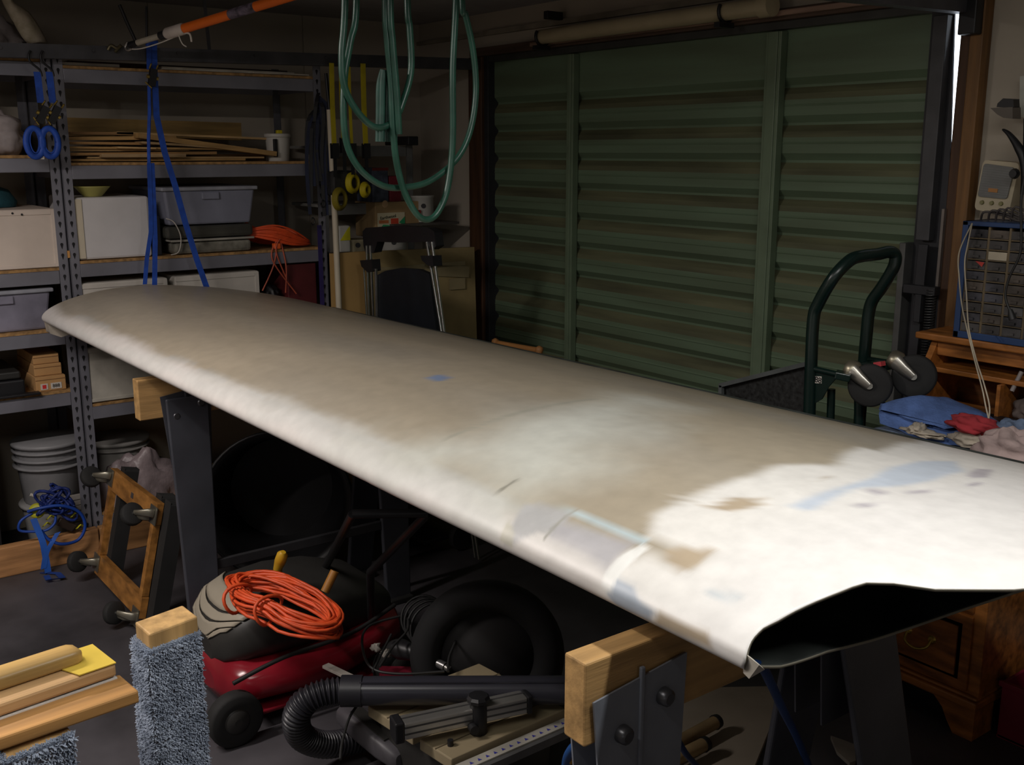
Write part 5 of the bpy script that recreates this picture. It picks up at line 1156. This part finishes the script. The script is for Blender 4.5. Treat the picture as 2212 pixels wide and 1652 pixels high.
# resample finely for the ribs
fp=[];fr=[];acc=0
for i in range(len(path)-1):
    n_=4
    for k in range(n_):
        p=path[i].lerp(path[i+1],k/n_)
        if fp: acc+=(p-fp[-1]).length
        fp.append(p); fr.append(.031+.003*math.sin(acc*2*math.pi/.0105))
T.part('ribbed_hose',MB().tube(fp,fr,18),VH)
T=Thing('floor_nozzle','grey plastic vacuum floor head below the ribbed hose','vacuum head',at(800,1600,'z',.0)); VG=mat('vac_grey',(.085,.08,.09),.45,var=.08)
a=at(745,1535,'z',.13); b=at(868,1640,'z',.09); dv=(b-a).normalized(); sv=Vector((0,0,1)).cross(dv)
rows=[]
for t,w_,h_ in ((0,.5,.55),(.03,.9,.8),(.3,1,1),(.7,.95,1),(.95,.8,.8),(1,.5,.5)):
    c=a.lerp(b,t); rows.append([c+sv*(.036*w_*x)+Vector((0,0,.030*h_*z)) for x,z in [(math.copysign(abs(math.cos(q))**.6,math.cos(q)),math.copysign(abs(math.sin(q))**.6,math.sin(q))) for q in [2*math.pi*k/24 for k in range(24)]]])
m=MB().grid(rows,closed_v=True); m.add(rows[0],[tuple(range(24))]); m.add(rows[-1],[tuple(range(24))[::-1]]); T.part('body',m,VG)
T.part('inset',MB().bar(a.lerp(b,.2)+Vector((0,0,.030)),a.lerp(b,.8)+Vector((0,0,.030)),.035,.003),CHAR,bev=.001)
T.part('cord',MB().tube(spline([a+Vector((-.01,.03,.04)),a.lerp(b,.4)+sv*.02+Vector((0,.02,.05)),b+sv*.04+Vector((0,.02,.03)),b+Vector((.05,.02,-.04))],8),.006,8),CORD)
# ================================================================ BENCH TOOL (beige table, fence, rule)
BG=mat('beige_table',(.32,.26,.16),.5,var=.06); BG2=mat('beige_side',(.34,.27,.16),.55,var=.08)
T=Thing('bench_saw','beige topped bench saw with an aluminium fence and a scale rule, on the floor','saw',(-1.9,1.29,0))
ca=at(794,1524,'z',.2); cb=at(975,1640,'z',.2); cc_=at(1222,1530,'z',.2); cd=ca+(cc_-cb)
mid=lambda p,q,t: p.lerp(q,t)
g0=mid(ca,cb,.56); g1=mid(cd,cc_,.56); g2=mid(ca,cb,.64); g3=mid(cd,cc_,.64)
dn=Vector((0,0,-.028))
T.part('table_plate',MB().hexa([ca+dn,g0+dn,g1+dn,cd+dn,ca,g0,g1,cd]),BG,bev=.003); T.part('table_plate',MB().hexa([g2+dn,cb+dn,cc_+dn,g3+dn,g2,cb,cc_,g3]),BG,bev=.003)
for t in (.25,.42): 
    p,q=mid(ca,cb,t),mid(cd,cc_,t); T.part('groove',MB().bar(p+Vector((0,0,.0004)),q+Vector((0,0,.0004)),.004,.001),mat('groove_dark',(.12,.09,.05),.7))
p,q=mid(ca,cb,.82),mid(cd,cc_,.82); T.part('groove',MB().bar(p+Vector((0,0,.0004)),q+Vector((0,0,.0004)),.003,.001),MATS['groove_dark'])
T.part('body',MB().hexa([ca+Vector((.03,.03,-.2)),cb+Vector((-.03,.03,-.2)),cc_+Vector((-.03,-.03,-.2)),cd+Vector((.03,-.03,-.2)),ca+Vector((.02,.02,-.028)),cb+Vector((-.02,.02,-.028)),cc_+Vector((-.02,-.02,-.028)),cd+Vector((.02,-.02,-.028))]),CHAR,bev=.004)
T.part('peg',MB().lathe([(.007,0),(.007,.014)],at(973,1610,'z',.2),n=10),BLACK)
fa=at(868,1572,'z',.245); fb=at(1132,1515,'z',.245); fd=(fb-fa).normalized(); fs=Vector((0,0,1)).cross(fd)
fe=T.part('fence',MB().bar(fa,fb,.042,.040),ALU,bev=.003)
for z_ in (-.006,.010): T.part('fence_groove',MB().bar(fa+Vector((0,0,z_))-fs*.0212,fb+Vector((0,0,z_))-fs*.0212,.001,.004),mat('alu_dark',(.12,.12,.12),.4,.6),parent=fe)
T.part('fence_groove',MB().bar(fa+Vector((0,0,.0203))+fs*.004,fb+Vector((0,0,.0203))+fs*.004,.005,.001),MATS['alu_dark'],parent=fe)
T.part('end_cap',MB().bar(fa-fd*.022,fa,.048,.05),BLACK,bev=.004); T.part('end_cap',MB().bar(fb,fb+fd*.012,.046,.045),BLACK,bev=.003)
kp=fa.lerp(fb,.60)-fs*.012
T.part('clamp',MB().tube([kp+Vector((0,0,-.045)),kp+Vector((0,0,.03))],.020,16),BLACK); T.part('knob',MB().lathe([(.020,0),(.026,.004),(.027,.012),(.022,.018),(.006,.019)],kp+Vector((0,0,.03)),n=9,smooth=False),BLACK)
T.part('clamp_screw',MB().tube([kp-fs*.03-fd*.02+Vector((0,0,-.02)),kp-fs*.01-fd*.02+Vector((0,0,-.02))],.011,10),BLACK)
ra=at(990,1662,'z',.185); rb=at(1252,1548,'z',.185); rd=(rb-ra).normalized(); rs_=Vector((0,0,1)).cross(rd)
ru=T.part('scale_rule',MB().bar(ra-rd*.05,rb,.030,.008),mat('rule_white',(.42,.40,.35),.4),bev=.001)
T.part('rule_rail',MB().bar(ra-rd*.05-rs_*.022+Vector((0,0,-.01)),rb-rs_*.022+Vector((0,0,-.01)),.012,.02),mat('rail_dull',(.2,.2,.2),.4,.6))
m=MB(); n_=16
for k in range(n_):
    c=ra.lerp(rb,(k+.5)/n_)+Vector((0,0,.0044))-rs_*.006; m.add([c-rd*.005,c+rd*.005,c+rs_*.010],[(0,1,2)])
T.part('blue_ticks',m,mat('tick_blue',(.04,.04,.3),.5),parent=ru,kind='stuff')
# ================================================================ CLUTTER under the wing
solo('white_stick',MB().bar(at(703,1437,'z',.16),at(757,1463,'z',.16),.022,.008),WHITEP,'short flat white stick lying between the mower and the vacuum pipe','stick',bev=.001)
T=Thing('power_drill','dark tool with a silver shaft lying behind the vacuum pipe','tool',at(900,1430,'z',.15))
a=at(850,1400,'z',.20); b=at(905,1412,'z',.20); c=at(962,1440,'z',.19)
T.part('body',MB().tube([a,a.lerp(b,.3),b],[.02,.026,.020],14),BLACK); T.part('shaft',MB().tube([b,c],.012,14),mat('shaft_silver',(.3,.3,.3),.25,.8)); T.part('tip',MB().tube([c,at(972,1447,'z',.185)],.009,10),CHROME)
solo('red_case',MB().prism([at(818,1438,'z',.14),at(935,1440,'z',.14),at(925,1462,'z',.14),at(830,1470,'z',.14)],(0,0,-.05)),mat('case_red',(.33,.02,.05),.5),'dull red flat case showing just above the vacuum pipe','case',bev=.004)
for k,(x,y) in enumerate(((811,1398),(833,1412))): crumple('white_bit',['upper small white crumpled scrap among the black cables','lower small white crumpled scrap among the black cables'][k],'scrap',at(x,y,'z',.22),.012,.012,.010,WHITEP,20+k,.8,8)
random.seed(4)
T=Thing('black_cable','tangled loops of thin black cable behind the vacuum pipe','cable',at(900,1380,'z',.2))
cen=at(915,1335,'z',.26)
for k in range(4):
    T.part('loop',MB().torus(cen+Vector((.01*k,.008*k,-.01*k)),(.75,-.5,.35),.060+.004*k,.0035,30,6,sq=1.0),CORD)
for pts in (((866,1330),(800,1350),(782,1385),(800,1440),(860,1455),(960,1450)),((990,1340),(985,1380),(970,1420),(968,1450)),((870,1470),(800,1500),(760,1540),(740,1600),(735,1640)),((820,1440),(850,1395),(880,1360),(880,1325)),((805,1450),(830,1400),(845,1370))):
    T.part('strand',MB().tube(spline([at(x,y,'z',.27-.0003*(y-1300)) for x,y in pts],8),.0035,6),CORD)
# tyre
tc_=at(1052,1262,'z',.40)-Vector((0,0,.20)); m=MB(); ax=Vector((.8,-.55,.12)).normalized()
T=Thing('rubber_tyre','black rubber tyre standing up behind the vacuum pipe in the shade','tyre',(tc_.x,tc_.y,0))
T.part('tread',MB().torus(tc_,ax,.162,.042,44,12),mat('tyre_black',(.006,.006,.007),.85)); T.part('inner_disc',MB().lathe([(.0,-.01),(.125,-.01),(.13,.0),(.125,.01),(0,.01)],tc_,ax,28),mat('rim_dark',(.012,.011,.012),.7))
solo('plywood_scrap',MB().prism([at(990,1325,'z',.30),at(1180,1440,'z',.10),at(1170,1460,'z',.08),at(1000,1470,'z',.08)],(-.02,.02,.0)),mat('ply_dim',(.10,.06,.025),.8,var=.3),'dim brown board leaning in front of the tyre','board',bev=.002)
# black tub under the wing
c=at(600,1090,'z',.27); T=Thing('black_tub','large round black tub lying on its side beneath the middle of the wing','tub',(c.x,c.y,0))
axb=Vector((.86,-.45,.1)).normalized(); m=MB().lathe([(.20,-.32),(.24,-.04),(.262,.0),(.265,.008),(.255,.008),(.235,-.01),(.19,-.30)],c,axb,40); T.part('body',m,mat('tub_black',(.005,.005,.006),.5)); T.part('rim',MB().torus(c+axb*.004,axb,.262,.007,48,8),mat('tub_rim_black',(.012,.012,.014),.5))
# thin raised pale beige patch on the floor + handles
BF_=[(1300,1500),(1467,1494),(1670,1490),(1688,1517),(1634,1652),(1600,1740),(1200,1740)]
solo('floor_patch',MB().prism([at(x,y,'z',.002) for x,y in BF_][::-1],(0,0,.012)),mat('floor_patch_beige',(.36,.31,.24),.8,var=.12,scale=4),'thin pale beige patch lying flat on the floor behind the near sawhorse plate','board')
T=Thing('bar_clamp','pair of brown wooden tool handles with black end caps on the pale floor patch','clamp',at(1500,1620,'z',.02)); HW=mat('handle_brown',(.30,.21,.10),.5)
for a,b in (((1450,1612),(1545,1560)),((1425,1655),(1520,1608))):
    p=at(*a,'z',.05); q=at(*b,'z',.05); dq=(q-p).normalized(); h=T.part('handle',MB().tube([p-dq*.05,q],.017,14),HW); T.part('end_cap',MB().tube([q-dq*.002,q+dq*.012],[.020,.018],14),BLACK,parent=h)
def hosep(name,label,pts,r,mt,cat='hose'):
    return solo(name,MB().tube(spline([at(*p) for p in pts],8),r,10),mt,label,cat)
hosep('blue_hose','thick blue hose arching down left of the near sawhorse plate',[(1300,1596,'z',.50),(1262,1600,'z',.50),(1232,1622,'z',.44),(1222,1660,'z',.36),(1225,1720,'z',.25)],.0085,BLUER)
hosep('blue_rope','thin blue cord hanging behind the near sawhorse plate onto the pale floor patch',[(1436,1505,'z',.45),(1442,1540,'z',.40),(1456,1580,'z',.33),(1480,1625,'z',.22),(1510,1660,'z',.12),(1540,1700,'z',.04)],.007,mat('blue_cord_dim',(.008,.05,.2),.5),'cord')
hosep('blue_rope','long dark blue cord running down from the wing root between the sawhorse legs',[(1612,1436,'x',-.74),(1645,1440,'x',-.76),(1665,1475,'x',-.82),(1690,1530,'x',-.9),(1725,1600,'x',-1.0),(1765,1700,'x',-1.05)],.0065,MATS['blue_cord_dim'],'cord')
hosep('yellow_rod','short amber rod beside the blue hose, left of the near sawhorse plate',[(1232,1640,'z',.40),(1275,1630,'z',.42),(1310,1622,'z',.43)],.009,mat('amber',(.5,.27,.02),.4),'rod')
solo('cream_leaf',MB().prism([at(1794,1596,'z',.02),at(1815,1603,'z',.02),at(1846,1615,'z',.02),at(1848,1650,'z',.02),at(1835,1655,'z',.02),at(1808,1630,'z',.02)][::-1],(0,0,.01)),mat('leaf_cream',(.22,.20,.17),.7),'small dim cream scrap on the floor between the sawhorse legs','scrap')
# ================================================================ BLUE CORD PILE bottom left
random.seed(9)
T=Thing('strap_pile','tangle of blue straps and cord heaped on the floor plank at the left','straps',(-3.93,.86,.11))
l3=lambda px,py,dx=0: at(px,py,'x',-3.925+dx)
BD=mat('blue_dark',(.01,.03,.20),.6,var=.2)
for k in range(9):
    cx_,cy_=random.uniform(105,145),random.uniform(1065,1100); a_,b_=random.uniform(20,38),random.uniform(14,28); ph=random.uniform(0,6)
    T.part('cord_loop',MB().tube([l3(cx_+a_*math.cos(t+ph),cy_+b_*math.sin(t),random.uniform(-.01,.01)+.002*k) for t in [2*math.pi*j/18 for j in range(18)]],.0055,6,closed=True),BD)
T.part('cord_loop',MB().tube(spline([l3(60,1105),l3(85,1098,.02),l3(130,1092,.03),l3(170,1105,.03),l3(184,1135,.03),l3(170,1165,.03),l3(135,1175,.04),l3(105,1165,.03),l3(88,1145,.02)],6),.006,8),mat('blue_cord_b',(.01,.06,.36),.5))
T.part('cord_loop',MB().tube(spline([l3(120,1112),l3(118,1130,.02),l3(100,1145,.02),l3(70,1148,.01),l3(42,1145),l3(45,1125),l3(70,1108)],6),.005,8),MATS['blue_cord_b'])
T.part('webbing',MB().strip(spline([l3(72,1120,.02),l3(80,1140,.03),l3(92,1170,.04),l3(98,1200,.045),l3(104,1236,.05)],5),.022,.003,(0,1,.1)),mat('blue_web_bright',(.02,.12,.55),.6))
T.part('webbing',MB().strip(spline([l3(125,1150,.02),l3(112,1172,.04),l3(100,1195,.045),l3(94,1228,.05)],5),.020,.003,(0,1,.1)),MATS['blue_web_bright'])
fl=[at(px,py,'z',.004+.004*i) for i,(px,py) in enumerate(((92,1236),(125,1238),(135,1248),(105,1252),(100,1243)))]
T.part('webbing',MB().strip(fl,.02,.003,(.3,.9,.1)),mat('blue_web_floor',(.012,.05,.25),.6))
c=l3(80,1103,-.005); T.part('yellow_reel',MB().lathe([(.012,-.008),(.026,-.010),(.028,0),(.026,.010),(.012,.008)],c,(.8,-.4,.4),18),mat('reel_yellow',(.62,.60,.02),.5))
for px,py in ((108,1115),(160,1110),(172,1135),(100,1130)):
    c=l3(px,py,.0); T.part('yellow_tail',MB().strip([c+Vector((0,-.012,-.01)),c+Vector((.01,0,.006)),c+Vector((0,.014,-.006))],.014,.003,(1,.2,.5)),mat('reel_yellow',(.6,.6,.02),.5))
T.part('ratchet',MB().bar(l3(125,1125,-.01),l3(160,1140,-.01),.02,.03),mat('ratchet_brown',(.06,.04,.03),.5,.4),bev=.004)
solo('white_peg',MB().tube([l3(66,1068),l3(84,1074)],.006,8),WHITEP,'small white peg poking out left of the blue cord tangle','peg')
